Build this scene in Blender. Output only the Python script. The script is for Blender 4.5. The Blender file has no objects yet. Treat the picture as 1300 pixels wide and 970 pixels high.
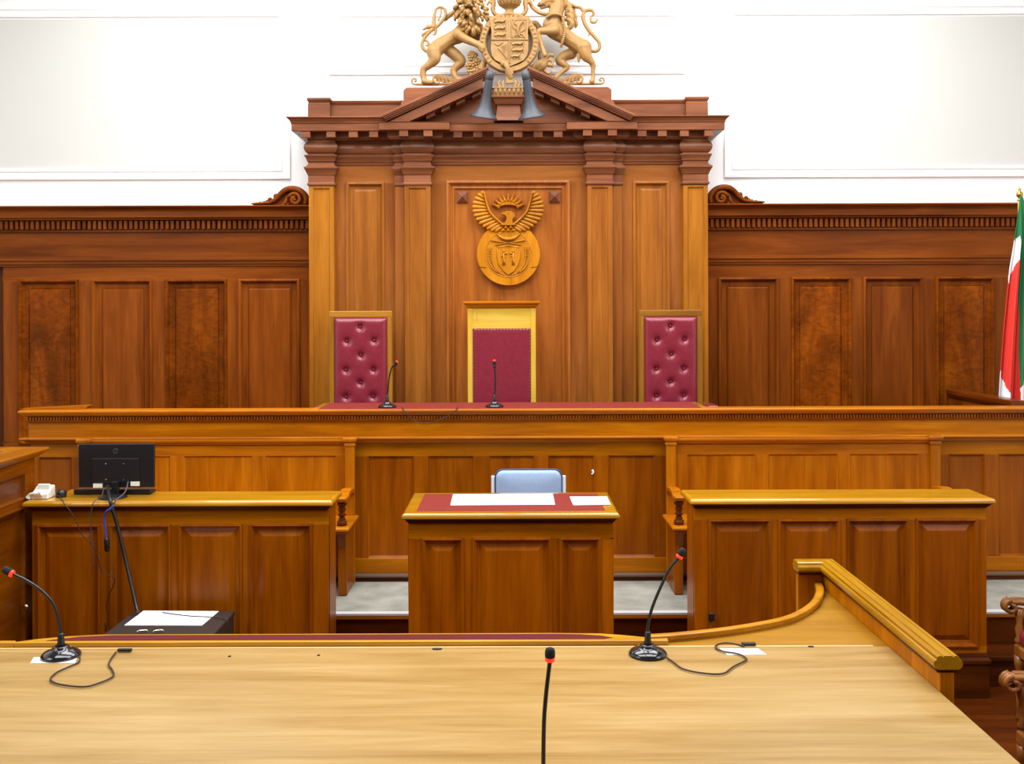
import bpy, math, random
from mathutils import Vector, Matrix
random.seed(7)
F = 1300.0            # focal length in pixels of the 1300 px wide frame
ZC = 2.35             # eye height above the well floor
def PX(px, Y): return (px-650)*Y/F
def PZ(py, Y): return ZC-(py-395)*Y/F
def P(px, py, Y): return Vector((PX(px, Y), Y, PZ(py, Y)))
C = bpy.context.scene.collection
ORI = {}

# ------------------------------------------------------------------ mesh builder
class MB:
    def __init__(s): s.v = []; s.f = []; s.m = []; s.s = []
    def add(s, vs, fs, m=0, sm=False):
        b = len(s.v); s.v += [tuple(v) for v in vs]
        for f in fs:
            s.f.append([b+i for i in f]); s.m.append(m); s.s.append(sm)
        return s
    def box(s, x0, x1, y0, y1, z0, z1, m=0):
        vs = [(x, y, z) for z in (z0, z1) for y in (y0, y1) for x in (x0, x1)]
        return s.add(vs, [(0,2,3,1),(4,5,7,6),(0,1,5,4),(2,6,7,3),(0,4,6,2),(1,3,7,5)], m)
    def nested(s, x0, x1, z0, z1, y, loops, m=0, mc=None):
        """concentric rectangles in the XZ plane; loops = (inset, out towards -Y); last one is capped"""
        vs = []; fs = []
        for (i, o) in loops:
            vs += [(x0+i, y-o, z0+i), (x1-i, y-o, z0+i), (x1-i, y-o, z1-i), (x0+i, y-o, z1-i)]
        n = len(loops)
        for k in range(n-1):
            for j in range(4):
                a = 4*k+j; b = 4*k+(j+1) % 4
                fs.append((a, b, b+4, a+4))
        s.add(vs, fs, m)
        e = 4*(n-1)
        s.add(vs[e:e+4], [(0,1,2,3)], m if mc is None else mc)
        return s
    def stack(s, x0, x1, y0, y1, levels, m=0):
        """rectangles stacked in z; levels = (outset, z) from the bottom up, capped"""
        vs = []; fs = [(3,2,1,0)]
        for (o, z) in levels:
            vs += [(x0-o, y0-o, z), (x1+o, y0-o, z), (x1+o, y1+o, z), (x0-o, y1+o, z)]
        for k in range(len(levels)-1):
            for j in range(4):
                a = 4*k+j; b = 4*k+(j+1) % 4
                fs.append((a, b, b+4, a+4))
        e = 4*(len(levels)-1); fs.append((e, e+1, e+2, e+3))
        return s.add(vs, fs, m)
    def prism(s, poly, axis, a0, a1, m=0, sm=False):
        n = len(poly)
        def pt(p, a):
            if axis == 'Y': return (p[0], a, p[1])
            if axis == 'Z': return (p[0], p[1], a)
            return (a, p[0], p[1])
        vs = [pt(p, a0) for p in poly]+[pt(p, a1) for p in poly]
        s.add(vs, [list(range(n)), list(range(2*n-1, n-1, -1))], m, False)
        s.add(vs, [(i, (i+1) % n, n+(i+1) % n, n+i) for i in range(n)], m, sm)
        return s
    def sweep(s, path, prof, closed=False, N=(0,0,1), m=0, sm=False):
        """prof = closed loop of (out, along N); out is to the right of the path"""
        N = Vector(N); path = [Vector(p) for p in path]; n = len(path)
        segs = [(path[(i+1) % n]-path[i]).normalized() for i in range(n if closed else n-1)]
        sides = [d.cross(N) for d in segs]
        vs = []
        for i in range(n):
            if closed: a, b = sides[i-1], sides[i]
            else: a = sides[max(i-1, 0)]; b = sides[min(i, n-2)]
            mi = (a+b)/max(1+a.dot(b), .15)
            for (o, h) in prof: vs.append(path[i]+mi*o+N*h)
        k = len(prof); fs = []
        for i in range(n if closed else n-1):
            for j in range(k):
                fs.append((i*k+j, i*k+(j+1) % k, ((i+1) % n)*k+(j+1) % k, ((i+1) % n)*k+j))
        s.add(vs, fs, m, sm)
        if not closed:
            s.add(vs[:k], [list(range(k))], m); s.add(vs[-k:], [list(range(k))], m)
        return s
    def tube(s, pts, r, n=10, m=0, flat=1.0, sm=True):
        pts = [Vector(p) for p in pts]; k = len(pts)
        rs = r if isinstance(r, (list, tuple)) else [r]*k
        t = [(pts[min(i+1, k-1)]-pts[max(i-1, 0)]).normalized() for i in range(k)]
        u = t[0].cross(Vector((0, 1, 0)))
        if u.length < .05: u = t[0].cross(Vector((1, 0, 0)))
        u.normalize(); vs = []
        for i in range(k):
            u = (u-t[i]*u.dot(t[i])).normalized(); w = t[i].cross(u)
            for j in range(n):
                a = 2*math.pi*j/n
                vs.append(pts[i]+u*(math.cos(a)*rs[i])+w*(math.sin(a)*rs[i]*flat))
        fs = [(i*n+j, i*n+(j+1) % n, (i+1)*n+(j+1) % n, (i+1)*n+j) for i in range(k-1) for j in range(n)]
        s.add(vs, fs, m, sm)
        s.add(vs[:n], [list(range(n))], m); s.add(vs[-n:], [list(range(n))], m)
        return s
    def lathe(s, prof, base, axis=(0,0,1), n=28, m=0, sm=True):
        ax = Vector(axis).normalized()
        q = Vector((0,0,1)).rotation_difference(ax)
        vs = []; base = Vector(base)
        for (r, h) in prof:
            for j in range(n):
                a = 2*math.pi*j/n
                vs.append(base+q @ Vector((r*math.cos(a), r*math.sin(a), h)))
        k = len(prof)
        fs = [(i*n+j, i*n+(j+1) % n, (i+1)*n+(j+1) % n, (i+1)*n+j) for i in range(k-1) for j in range(n)]
        s.add(vs, fs, m, sm)
        s.add(vs[:n], [list(range(n))], m); s.add(vs[-n:], [list(range(n))], m)
        return s
    def ball(s, c, r, m=0, nu=16, nv=10, rot=None, sm=True):
        c = Vector(c); r = r if isinstance(r, (tuple, list)) else (r, r, r)
        vs = []
        for i in range(nv+1):
            th = math.pi*i/nv
            for j in range(nu):
                ph = 2*math.pi*j/nu
                p = Vector((r[0]*math.sin(th)*math.cos(ph), r[1]*math.sin(th)*math.sin(ph), r[2]*math.cos(th)))
                vs.append(c+(rot @ p if rot else p))
        fs = [(i*nu+j, i*nu+(j+1) % nu, (i+1)*nu+(j+1) % nu, (i+1)*nu+j) for i in range(nv) for j in range(nu)]
        return s.add(vs, fs, m, sm)
    def build(s, name, mats, parent=None, bevel=0, seg=2, origin=None, recalc=True, angle=35, voxel=0, smooth_it=0):
        import bmesh
        o0 = ORI[parent.name] if parent else Vector(origin or (0,0,0))
        me = bpy.data.meshes.new(name)
        me.from_pydata([tuple(Vector(v)-o0) for v in s.v], [], s.f)
        mats = mats if isinstance(mats, (list, tuple)) else [mats]
        for mt in mats: me.materials.append(mt)
        for p, mi, sm in zip(me.polygons, s.m, s.s):
            p.material_index = mi; p.use_smooth = sm
        bm = bmesh.new(); bm.from_mesh(me)
        bmesh.ops.remove_doubles(bm, verts=bm.verts, dist=1e-6)
        if recalc: bmesh.ops.recalc_face_normals(bm, faces=bm.faces)
        bm.to_mesh(me); bm.free(); me.update()
        o = bpy.data.objects.new(name, me); C.objects.link(o)
        ORI[o.name] = o0
        if parent: o.parent = parent
        else: o.location = o0
        if voxel:
            r = o.modifiers.new('r', 'REMESH'); r.mode = 'VOXEL'; r.voxel_size = voxel; r.use_smooth_shade = True
            if smooth_it:
                q = o.modifiers.new('s', 'SMOOTH'); q.factor = .5; q.iterations = smooth_it
        if bevel:
            b = o.modifiers.new('b', 'BEVEL'); b.width = bevel; b.segments = seg
            b.limit_method = 'ANGLE'; b.angle_limit = math.radians(angle)
        return o

def tag(o, label=None, cat=None, group=None, kind=None):
    if label: o['label'] = label
    if cat: o['category'] = cat
    if group: o['group'] = group
    if kind: o['kind'] = kind
    return o
def thing(name, label, cat, loc=(0,0,0), group=None):
    o = bpy.data.objects.new(name, None); C.objects.link(o); o.empty_display_size = .1
    o.location = loc; ORI[o.name] = Vector(loc)
    return tag(o, label, cat, group)
def copy_tree(o, parent=None):
    c = o.copy(); C.objects.link(c); ORI[c.name] = ORI[o.name]
    if parent: c.parent = parent
    for ch in list(o.children): copy_tree(ch, c)
    return c
def spline(pts, n=8):
    pts = [Vector(p) for p in pts]; out = []
    for i in range(len(pts)-1):
        p0 = pts[max(i-1, 0)]; p1 = pts[i]; p2 = pts[i+1]; p3 = pts[min(i+2, len(pts)-1)]
        for k in range(n):
            t = k/n
            out.append(.5*((2*p1)+(p2-p0)*t+(2*p0-5*p1+4*p2-p3)*t*t+(3*p1-p0-3*p2+p3)*t**3))
    out.append(pts[-1]); return out
def lerp_r(rs, n):
    out = []
    for i in range(len(rs)-1):
        out += [rs[i]+(rs[i+1]-rs[i])*k/n for k in range(n)]
    return out+[rs[-1]]

# ------------------------------------------------------------------ materials
def lin(c):
    c = c/255.0
    return c/12.92 if c <= .04045 else ((c+.055)/1.055)**2.4
def col(r, g, b): return (lin(r), lin(g), lin(b), 1)
def base_mat(name):
    m = bpy.data.materials.new(name); m.use_nodes = True
    nt = m.node_tree; return m, nt, nt.nodes['Principled BSDF']
def plain(name, c, rough=.5, metal=0, coat=0, noise=0.0, nscale=30, bump=0, spec=.5, emit=0):
    m, nt, b = base_mat(name)
    b.inputs['Base Color'].default_value = c; b.inputs['Roughness'].default_value = rough
    b.inputs['Metallic'].default_value = metal; b.inputs['Coat Weight'].default_value = coat
    b.inputs['Specular IOR Level'].default_value = spec
    if emit:
        b.inputs['Emission Color'].default_value = c; b.inputs['Emission Strength'].default_value = emit
    tc = nt.nodes.new('ShaderNodeTexCoord'); nz = nt.nodes.new('ShaderNodeTexNoise')
    nz.inputs['Scale'].default_value = nscale; nz.inputs['Detail'].default_value = 4
    nt.links.new(tc.outputs['Object'], nz.inputs['Vector'])
    if noise:
        r = nt.nodes.new('ShaderNodeValToRGB')
        r.color_ramp.elements[0].position = .3; r.color_ramp.elements[1].position = .7
        k0, k1 = 1-noise, 1+noise
        r.color_ramp.elements[0].color = (c[0]*k0, c[1]*k0, c[2]*k0, 1)
        r.color_ramp.elements[1].color = (min(1, c[0]*k1), min(1, c[1]*k1), min(1, c[2]*k1), 1)
        nt.links.new(nz.outputs['Fac'], r.inputs['Fac']); nt.links.new(r.outputs['Color'], b.inputs['Base Color'])
    if bump:
        bp = nt.nodes.new('ShaderNodeBump'); bp.inputs['Strength'].default_value = bump; bp.inputs['Distance'].default_value = .004
        nt.links.new(nz.outputs['Fac'], bp.inputs['Height']); nt.links.new(bp.outputs['Normal'], b.inputs['Normal'])
    return m
def wood(name, dark, mid, light, axis='Z', rough=.34, coat=.25, cross=9.0, along=.8, fig=0.0, fine=.15, croug=.12, spec=.22):
    m, nt, b = base_mat(name); N = nt.nodes.new; L = nt.links.new
    tc = N('ShaderNodeTexCoord'); oi = N('ShaderNodeObjectInfo')
    off = N('ShaderNodeVectorMath'); off.operation = 'ADD'
    sc = N('ShaderNodeVectorMath'); sc.operation = 'SCALE'; sc.inputs['Scale'].default_value = 7.3
    cmb = N('ShaderNodeCombineXYZ')
    for k in range(3): L(oi.outputs['Random'], cmb.inputs[k])
    L(cmb.outputs[0], sc.inputs[0]); L(tc.outputs['Object'], off.inputs[0]); L(sc.outputs[0], off.inputs[1])
    def mapped(c, a):
        mp = N('ShaderNodeMapping'); v = [c, c, c]; v['XYZ'.index(axis)] = a
        mp.inputs['Scale'].default_value = v; L(off.outputs[0], mp.inputs['Vector']); return mp
    n1 = N('ShaderNodeTexNoise'); n1.inputs['Scale'].default_value = 1; n1.inputs['Detail'].default_value = 6
    n1.inputs['Roughness'].default_value = .62; n1.inputs['Distortion'].default_value = .5+fig*2.5
    L(mapped(cross, along).outputs[0], n1.inputs['Vector'])
    r = N('ShaderNodeValToRGB'); e = r.color_ramp.elements
    e[0].position = .3; e[0].color = dark; e[1].position = .72; e[1].color = light
    q = e.new(.5); q.color = mid
    L(n1.outputs['Fac'], r.inputs['Fac'])
    n2 = N('ShaderNodeTexNoise'); n2.inputs['Scale'].default_value = 1; n2.inputs['Detail'].default_value = 3
    L(mapped(130, 4).outputs[0], n2.inputs['Vector'])
    mr = N('ShaderNodeMapRange'); mr.inputs['From Min'].default_value = .3; mr.inputs['From Max'].default_value = .7
    mr.inputs['To Min'].default_value = 1-fine; mr.inputs['To Max'].default_value = 1+fine*.5
    L(n2.outputs['Fac'], mr.inputs['Value'])
    hs = N('ShaderNodeHueSaturation')
    L(r.outputs['Color'], hs.inputs['Color'])
    rv = N('ShaderNodeMapRange'); rv.inputs['To Min'].default_value = .86; rv.inputs['To Max'].default_value = 1.14
    L(oi.outputs['Random'], rv.inputs['Value'])
    mm = N('ShaderNodeMath'); mm.operation = 'MULTIPLY'
    L(mr.outputs[0], mm.inputs[0]); L(rv.outputs[0], mm.inputs[1]); last = mm
    if fig:
        n3 = N('ShaderNodeTexNoise'); n3.inputs['Scale'].default_value = 9; n3.inputs['Detail'].default_value = 5
        n3.inputs['Distortion'].default_value = 1.6
        mp = N('ShaderNodeMapping'); mp.inputs['Scale'].default_value = (1, 1, 1.9)
        L(off.outputs[0], mp.inputs['Vector']); L(mp.outputs[0], n3.inputs['Vector'])
        m3 = N('ShaderNodeMapRange'); m3.inputs['From Min'].default_value = .3; m3.inputs['From Max'].default_value = .62
        m3.inputs['To Min'].default_value = 1-fig; m3.inputs['To Max'].default_value = 1+fig*.25
        L(n3.outputs['Fac'], m3.inputs['Value'])
        m4 = N('ShaderNodeMath'); m4.operation = 'MULTIPLY'
        L(mm.outputs[0], m4.inputs[0]); L(m3.outputs[0], m4.inputs[1]); last = m4
    L(last.outputs[0], hs.inputs['Value'])
    L(hs.outputs['Color'], b.inputs['Base Color'])
    bp = N('ShaderNodeBump'); bp.inputs['Strength'].default_value = .12; bp.inputs['Distance'].default_value = .002
    L(n2.outputs['Fac'], bp.inputs['Height']); L(bp.outputs['Normal'], b.inputs['Normal'])
    b.inputs['Roughness'].default_value = rough; b.inputs['Specular IOR Level'].default_value = spec
    b.inputs['Coat Weight'].default_value = coat; b.inputs['Coat Roughness'].default_value = croug
    return m
W = {}
def woodset(key, d, m_, l, **kw):
    W[key] = [wood(key+'_vertical', col(*d), col(*m_), col(*l), 'Z', **kw),
              wood(key+'_horizontal', col(*d), col(*m_), col(*l), 'X', **kw)]
woodset('wing', (94,42,4), (120,58,9), (142,74,16), coat=0, spec=.09)
woodset('tower', (116,62,22), (138,79,30), (156,95,39), coat=.02, spec=.15)
woodset('pilaster', (136,79,16), (156,95,22), (172,109,31), coat=.02, spec=.15)
woodset('brownpilaster', (122,68,20), (144,84,27), (162,100,36), coat=.02, spec=.15)
woodset('entab', (96,53,29), (121,70,42), (142,88,56), coat=.05)
woodset('bench', (148,82,0), (177,102,0), (198,122,5), coat=.03, spec=.15)
woodset('top', (168,112,8), (189,135,15), (203,151,28), coat=1, croug=.06, spec=.5, rough=.28)
woodset('chairframe', (126,80,18), (152,102,28), (172,122,42), coat=.2)
W['front'] = [wood('front_vertical', col(120,55,0), col(143,72,0), col(163,89,4), 'Z', coat=.06, spec=.18),
              wood('front_horizontal', col(148,72,0), col(174,92,1), col(194,110,4), 'X', coat=.03, spec=.15)]
woodset('seatwood', (142,74,1), (170,96,4), (192,116,14), coat=.06, spec=.18)
woodset('fore', (148,114,54), (170,137,80), (188,157,102), coat=.4, croug=.2, fine=.1)  # near desk board: paler, the white wall's reflection put into its colour
woodset('foreleaf', (134,90,18), (152,107,27), (166,121,38), coat=.2, croug=.2, fine=.1)
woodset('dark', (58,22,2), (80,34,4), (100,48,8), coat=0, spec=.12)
woodset('stile', (136,67,0), (160,83,0), (180,99,4), coat=.05, spec=.18)
woodset('ledge', (150,80,4), (180,102,8), (202,124,18), coat=.4, croug=.15)
woodset('yellow', (208,164,46), (222,182,62), (232,196,86), coat=.05, fine=.1)
M_burl = wood('burl_veneer', col(92,42,1), col(122,56,3), col(146,74,6), 'Z', cross=4, along=1.2, fig=.36, coat=.0, spec=.08)
M_crest = plain('carved_oak', col(148,110,56), .55, noise=.14, nscale=18, bump=.25)
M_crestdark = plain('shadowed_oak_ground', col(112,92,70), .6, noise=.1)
M_emblem = wood('emblem_oak', col(160,94,6), col(182,113,13), col(200,132,26), 'Z', coat=.1)
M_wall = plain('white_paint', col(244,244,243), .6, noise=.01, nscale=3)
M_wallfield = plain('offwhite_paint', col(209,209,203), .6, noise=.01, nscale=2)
M_leather = plain('maroon_leather', col(124,34,50), .27, noise=.1, nscale=40, bump=.12)
M_inlay = plain('maroon_leather_inlay', col(122,42,36), .6, noise=.08, nscale=60, bump=.1, spec=.2)
M_stud = plain('maroon_stud', col(92,24,36), .35)
M_brass = plain('brass', col(196,150,66), .3, metal=.9)
M_blue = plain('blue_vinyl', col(150,172,204), .36, noise=.04, nscale=60, bump=.05)
M_bluepipe = plain('navy_piping', col(44,66,112), .4)
M_whitemetal = plain('white_enamel', col(226,230,232), .35)
M_black = plain('black_plastic', col(20,20,22), .38, noise=.1, nscale=80)
M_blackgloss = plain('black_chrome', col(40,40,44), .12, metal=.6, coat=.5)
M_foam = plain('black_foam', col(24,24,26), .9, bump=.5, nscale=300)
M_red = plain('red_light_ring', col(255,40,20), .4, emit=1.6)
M_grey = plain('grey_horn', col(54,57,64), .5, noise=.08, nscale=30)
M_greydark = plain('dark_grey_plastic', col(62,64,70), .5)
M_case = plain('dark_vinyl_case', col(46,36,32), .5, noise=.1, nscale=120, bump=.2)
M_chrome = plain('chrome', col(220,222,226), .18, metal=1)
M_ivory = plain('ivory_plastic', col(232,230,220), .4)
M_bluecable = plain('blue_cable', col(52,76,190), .45)
M_cable = plain('dark_brown_cable', col(44,28,20), .5)
M_hole = plain('dark_hole', col(24,16,12), .7)
M_nosing = plain('aluminium_nosing', col(226,228,230), .35, metal=.3)
M_skirt = plain('grey_brown_edge', col(104,80,62), .5)
M_fl = {'g': plain('flag_green', col(24,116,66), .7), 'w': plain('flag_white', col(232,234,238), .7),
        'r': plain('flag_red', col(214,48,34), .7), 'y': plain('flag_yellow', col(232,184,40), .7),
        'b': plain('flag_blue', col(24,34,92), .7)}
M_paperplain = plain('white_paper', col(246,247,248), .7)
def paper_mat():
    m, nt, b = base_mat('typed_paper'); N = nt.nodes.new; L = nt.links.new
    tc = N('ShaderNodeTexCoord'); w = N('ShaderNodeTexWave'); w.bands_direction = 'Y'
    w.inputs['Scale'].default_value = 26; w.inputs['Distortion'].default_value = 0
    L(tc.outputs['Object'], w.inputs['Vector'])
    nz = N('ShaderNodeTexNoise'); nz.inputs['Scale'].default_value = 60; L(tc.outputs['Object'], nz.inputs['Vector'])
    mu = N('ShaderNodeMath'); mu.operation = 'MULTIPLY'; L(w.outputs['Fac'], mu.inputs[0]); L(nz.outputs['Fac'], mu.inputs[1])
    r = N('ShaderNodeValToRGB'); r.color_ramp.elements[0].position = .22; r.color_ramp.elements[1].position = .5
    r.color_ramp.elements[0].color = col(246,246,244); r.color_ramp.elements[1].color = col(206,210,212)
    L(mu.outputs[0], r.inputs['Fac']); L(r.outputs['Color'], b.inputs['Base Color']); b.inputs['Roughness'].default_value = .75
    return m
M_paper = paper_mat()
def carpet_mat():
    m, nt, b = base_mat('grey_carpet'); N = nt.nodes.new; L = nt.links.new
    tc = N('ShaderNodeTexCoord'); a = N('ShaderNodeTexNoise'); a.inputs['Scale'].default_value = 260; a.inputs['Detail'].default_value = 2
    c = N('ShaderNodeTexNoise'); c.inputs['Scale'].default_value = 5; c.inputs['Detail'].default_value = 5
    L(tc.outputs['Object'], a.inputs['Vector']); L(tc.outputs['Object'], c.inputs['Vector'])
    ad = N('ShaderNodeMath'); ad.operation = 'ADD'; L(a.outputs['Fac'], ad.inputs[0]); L(c.outputs['Fac'], ad.inputs[1])
    r = N('ShaderNodeValToRGB'); r.color_ramp.elements[0].position = .35; r.color_ramp.elements[1].position = .65
    r.color_ramp.elements[0].color = col(112,111,102); r.color_ramp.elements[1].color = col(170,169,157)
    h = N('ShaderNodeMath'); h.operation = 'MULTIPLY'; h.inputs[1].default_value = .5
    L(ad.outputs[0], h.inputs[0]); L(h.outputs[0], r.inputs['Fac']); L(r.outputs['Color'], b.inputs['Base Color'])
    b.inputs['Roughness'].default_value = .95
    bp = N('ShaderNodeBump'); bp.inputs['Strength'].default_value = .5; bp.inputs['Distance'].default_value = .004
    L(a.outputs['Fac'], bp.inputs['Height']); L(bp.outputs['Normal'], b.inputs['Normal'])
    return m
M_carpet = carpet_mat()

# ------------------------------------------------------------------ room
YW = 8.8
MB().box(-5.6, 5.6, YW, YW+.2, 0, 6.2).build('wall_back', M_wall)['kind'] = 'structure'
MB().box(-5.8, -5.6, -2.5, YW+.2, 0, 6.2).build('wall_left', M_wall)['kind'] = 'structure'
MB().box(5.6, 5.8, -2.5, YW+.2, 0, 6.2).build('wall_right', M_wall)['kind'] = 'structure'
MB().box(-5.8, 5.8, -2.5, YW+.2, -.1, 0, 1).build('floor', W['dark'])['kind'] = 'structure'
# plaster panel mouldings on the white wall
def wall_frame(name, x0, x1, z0, z1):
    m = MB()
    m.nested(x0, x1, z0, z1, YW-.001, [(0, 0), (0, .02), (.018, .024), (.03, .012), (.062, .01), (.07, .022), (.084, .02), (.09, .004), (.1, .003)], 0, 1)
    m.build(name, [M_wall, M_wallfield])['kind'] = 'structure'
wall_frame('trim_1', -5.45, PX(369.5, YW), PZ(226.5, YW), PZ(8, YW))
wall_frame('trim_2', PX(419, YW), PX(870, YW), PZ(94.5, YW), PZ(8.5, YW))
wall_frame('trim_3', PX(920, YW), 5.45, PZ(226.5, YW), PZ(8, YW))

# shared profile: a fielded panel set inside a moulded frame (inset, out)
FIELD = [(-.010, -.002), (-.008, .010), (.004, .013), (.012, .004), (.018, -.010), (.030, -.014), (.034, -.016), (.066, -.004), (.070, -.003)]
FIELD_WALL = [(-.014, -.002), (-.012, .018), (.002, .022), (.008, .018), (.014, .006), (.022, -.012), (.030, -.017), (.060, -.017), (.064, -.020), (.068, -.012), (.080, -.004), (.084, -.004)]
FLAT = [(-.003, -.001), (.0, .002), (.008, -.006), (.013, -.014), (.015, -.016)]
def frame_front(m, x0, x1, z0, z1, y, opens, th=.03):
    """stiles and rails around openings (x0,x1,z0,z1) that share z; m=0 vertical grain, 1 horizontal"""
    oz0 = opens[0][2]; oz1 = opens[0][3]
    m.box(x0, x1, y, y+th, z0, oz0, 1); m.box(x0, x1, y, y+th, oz1, z1, 1)
    xs = [x0]+[v for o in opens for v in (o[0], o[1])]+[x1]
    for i in range(0, len(xs), 2):
        m.box(xs[i], xs[i+1], y, y+th, oz0, oz1, 0)

# ------------------------------------------------------------------ wings of wall panelling
def dentils(m, x0, x1, y0, y1, z0, z1, pitch, fill=.55, mi=0):
    n = int((x1-x0)/pitch)
    for i in range(n):
        a = x0+i*pitch; m.box(a, a+pitch*fill, y0, y1, z0, z1, mi)
YWG = 8.68
def wing(side):
    lab = {-1: 'long dark wood wall panelling with four tall panels left of the tall centrepiece',
           1: 'long dark wood wall panelling with four tall panels right of the tall centrepiece'}[side]
    xi = PX(391.5, 8.5) if side < 0 else PX(899.5, 8.5)          # against the centrepiece
    xo = -5.58 if side < 0 else 5.58
    xe = PX(4, YWG) if side < 0 else PX(1281, YWG)                # end of the framed part
    a, b = min(xi, xo), max(xi, xo)
    t = thing('wall_panelling', lab, 'wall panelling', ((a+b)/2, YWG, 0), 'wings of wall panelling')
    fa, fb = min(xi, xe), max(xi, xe)
    pxs = [(26,98),(119,191.5),(212,286.5),(305,379)] if side < 0 else [(913.5,986.5),(1006,1078.5),(1097.5,1170),(1189.5,1260)]
    zt = PZ(355, YWG); zb = 1.25
    op = [(PX(p, YWG), PX(q, YWG), zb, zt) for p, q in pxs]
    m = MB(); frame_front(m, fa, fb, .003, PZ(336, YWG), YWG, op, .03)
    m.box(fa, fb, YWG+.0285, YW-.004, .003, PZ(336, YWG), 0)
    m.build('panel_frame', W['wing'], t, .004)
    oth = (xo, xe) if side < 0 else (xe, xo)
    MB().box(oth[0], oth[1], YWG+.07, YW-.004, .003, PZ(300, YWG), 0).build('end_board', W['dark'], t)
    for k, o in enumerate(op):
        burl = (k in (0, 2)) if side < 0 else (k in (1, 3))
        pn = MB(); pn.nested(*o, YWG, FIELD_WALL, 0)
        po = pn.build('raised_panel', M_burl if burl else W['wing'][0], t)
        if burl: po['label'] = 'figured burl veneer panel'
    # frieze, ledge and cornice
    z = lambda y, out: PZ(y, YWG-out)
    fr = MB(); fr.box(a, b, YWG-.012, YW-.004, PZ(337, YWG), z(291, .01), 1)
    fr.box(a, b, YWG-.035, YWG, z(329.5, .035), z(325.5, .035), 1)
    fr.box(a, b, YWG-.022, YWG, z(334, .02), z(329, .02), 1)
    fr.build('frieze', W['wing'], t, .004)
    d = MB(); d.box(a, b, YWG-.02, YW-.004, z(291, .01)+.0005, z(277, .03), 1)
    d.box(a, b, YWG-.035, YWG, z(293, .035), z(290, .035), 1)
    dentils(d, a, b, YWG-.062, YWG-.01, z(289.5, .06), z(279, .06), .0437, .58)
    d.build('dentil_course', W['wing'], t, .002)
    y0 = YWG
    prof = [(-.1, z(277.5, .03)), (.075, z(277.5, .075)), (.078, z(275.5, .08)), (.1, z(274.5, .1)), (.1, z(267, .1)), (.104, z(266.5, .1)),
            (.108, z(265, .11)), (.13, z(263, .13)), (.15, z(261.3, .15)), (.155, z(261, .155)), (.155, z(259.3, .155)), (-.1, z(259.3, .155))]
    cn = MB(); cn.sweep([(a, YWG, 0), (b, YWG, 0)], prof, N=(0,0,1), m=1)
    cn.build('cornice', W['wing'], t, .002)
    # scrolled carving on top of the cornice, against the centrepiece
    Yc = YWG-.06; s = MB()
    cx0 = 378.5 if side < 0 else 912.0
    mir = (lambda u: 377+(u-875)/12.93) if side < 0 else (lambda u: 914-(u-875)/12.93)
    pz = lambda v: PZ(225+v/12.93+(-.6 if side < 0 else -.6), Yc)
    def S(u, v, dy=0): return Vector((PX(mir(u), Yc), Yc+dy, pz(v)))
    for k in (-.035, 0, .035):
        s.tube(spline([S(150,435,k), S(330,425,k), S(460,410,k), S(560,350,k), S(630,270,k), S(720,205,k), S(820,190,k), S(930,215,k), S(1010,290,k), S(1040,380,k), S(1020,450,k)], 6), lerp_r([.006,.010,.014,.018,.021,.023,.024,.024,.022,.02,.016], 6), 8)
    fill = [(150,470),(330,455),(470,440),(570,380),(640,300),(730,230),(830,215),(930,240),(1000,310),(1030,380),(1040,520),(150,525)]
    s.prism([(PX(mir(u), Yc), pz(v)) for u, v in fill], 'Y', Yc+.0, Yc+.05)
    sp = [S(868+r*math.cos(a_), 375+r*math.sin(a_), -.05-.0015*i_) for i_, (a_, r) in enumerate([(math.pi*1.1+i*.4, 112-4.6*i) for i in range(21)])]
    s.tube(sp, [.0155]*21, 8); s.ball(S(868,378,-.07), (.017,.02,.017))
    s.tube(spline([S(745,300,-.035), S(715,400,-.04), S(650,480,-.04), S(580,495,-.035)], 6), lerp_r([.008,.016,.015,.01], 6), 8)
    s.tube(spline([S(760,420,-.035), S(740,490,-.035), S(820,510,-.035), S(960,500,-.03), S(1020,495,-.03)], 6), lerp_r([.008,.012,.014,.013,.014], 6), 8)
    for (u, v, r) in [(540,300,.022),(520,330,.014),(575,345,.012),(440,355,.018),(395,385,.014),(345,400,.012),(275,408,.01),(480,385,.014)]:
        s.ball(S(u, v, .0), (r, r*1.2, r*.85))
    o = s.build('carved_scroll', W['wing'][0], t)
    return t
wing(-1); wing(1)

# ------------------------------------------------------------------ tall centrepiece behind the bench
YB, YP, YF = 8.5, 8.42, 8.46
DZ = .88
tw = thing('timber_centrepiece', 'tall carved timber centrepiece with pilasters and broken pediment in the middle of the wall', 'wall panelling', (PX(646, YB), YB, DZ))
TW, TP, TE = W['tower'], W['pilaster'], W['entab']
zt = PZ(176, YB)
xl, xr = PX(392.4, YP), PX(899, YP)
pil = [(392.4, 424.4), (514, 547), (746, 778), (868, 899.2)]
m = MB()
m.box(xl+.01, xr-.01, YB+.03, YW-.004, DZ+.005, zt, 0)
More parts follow.
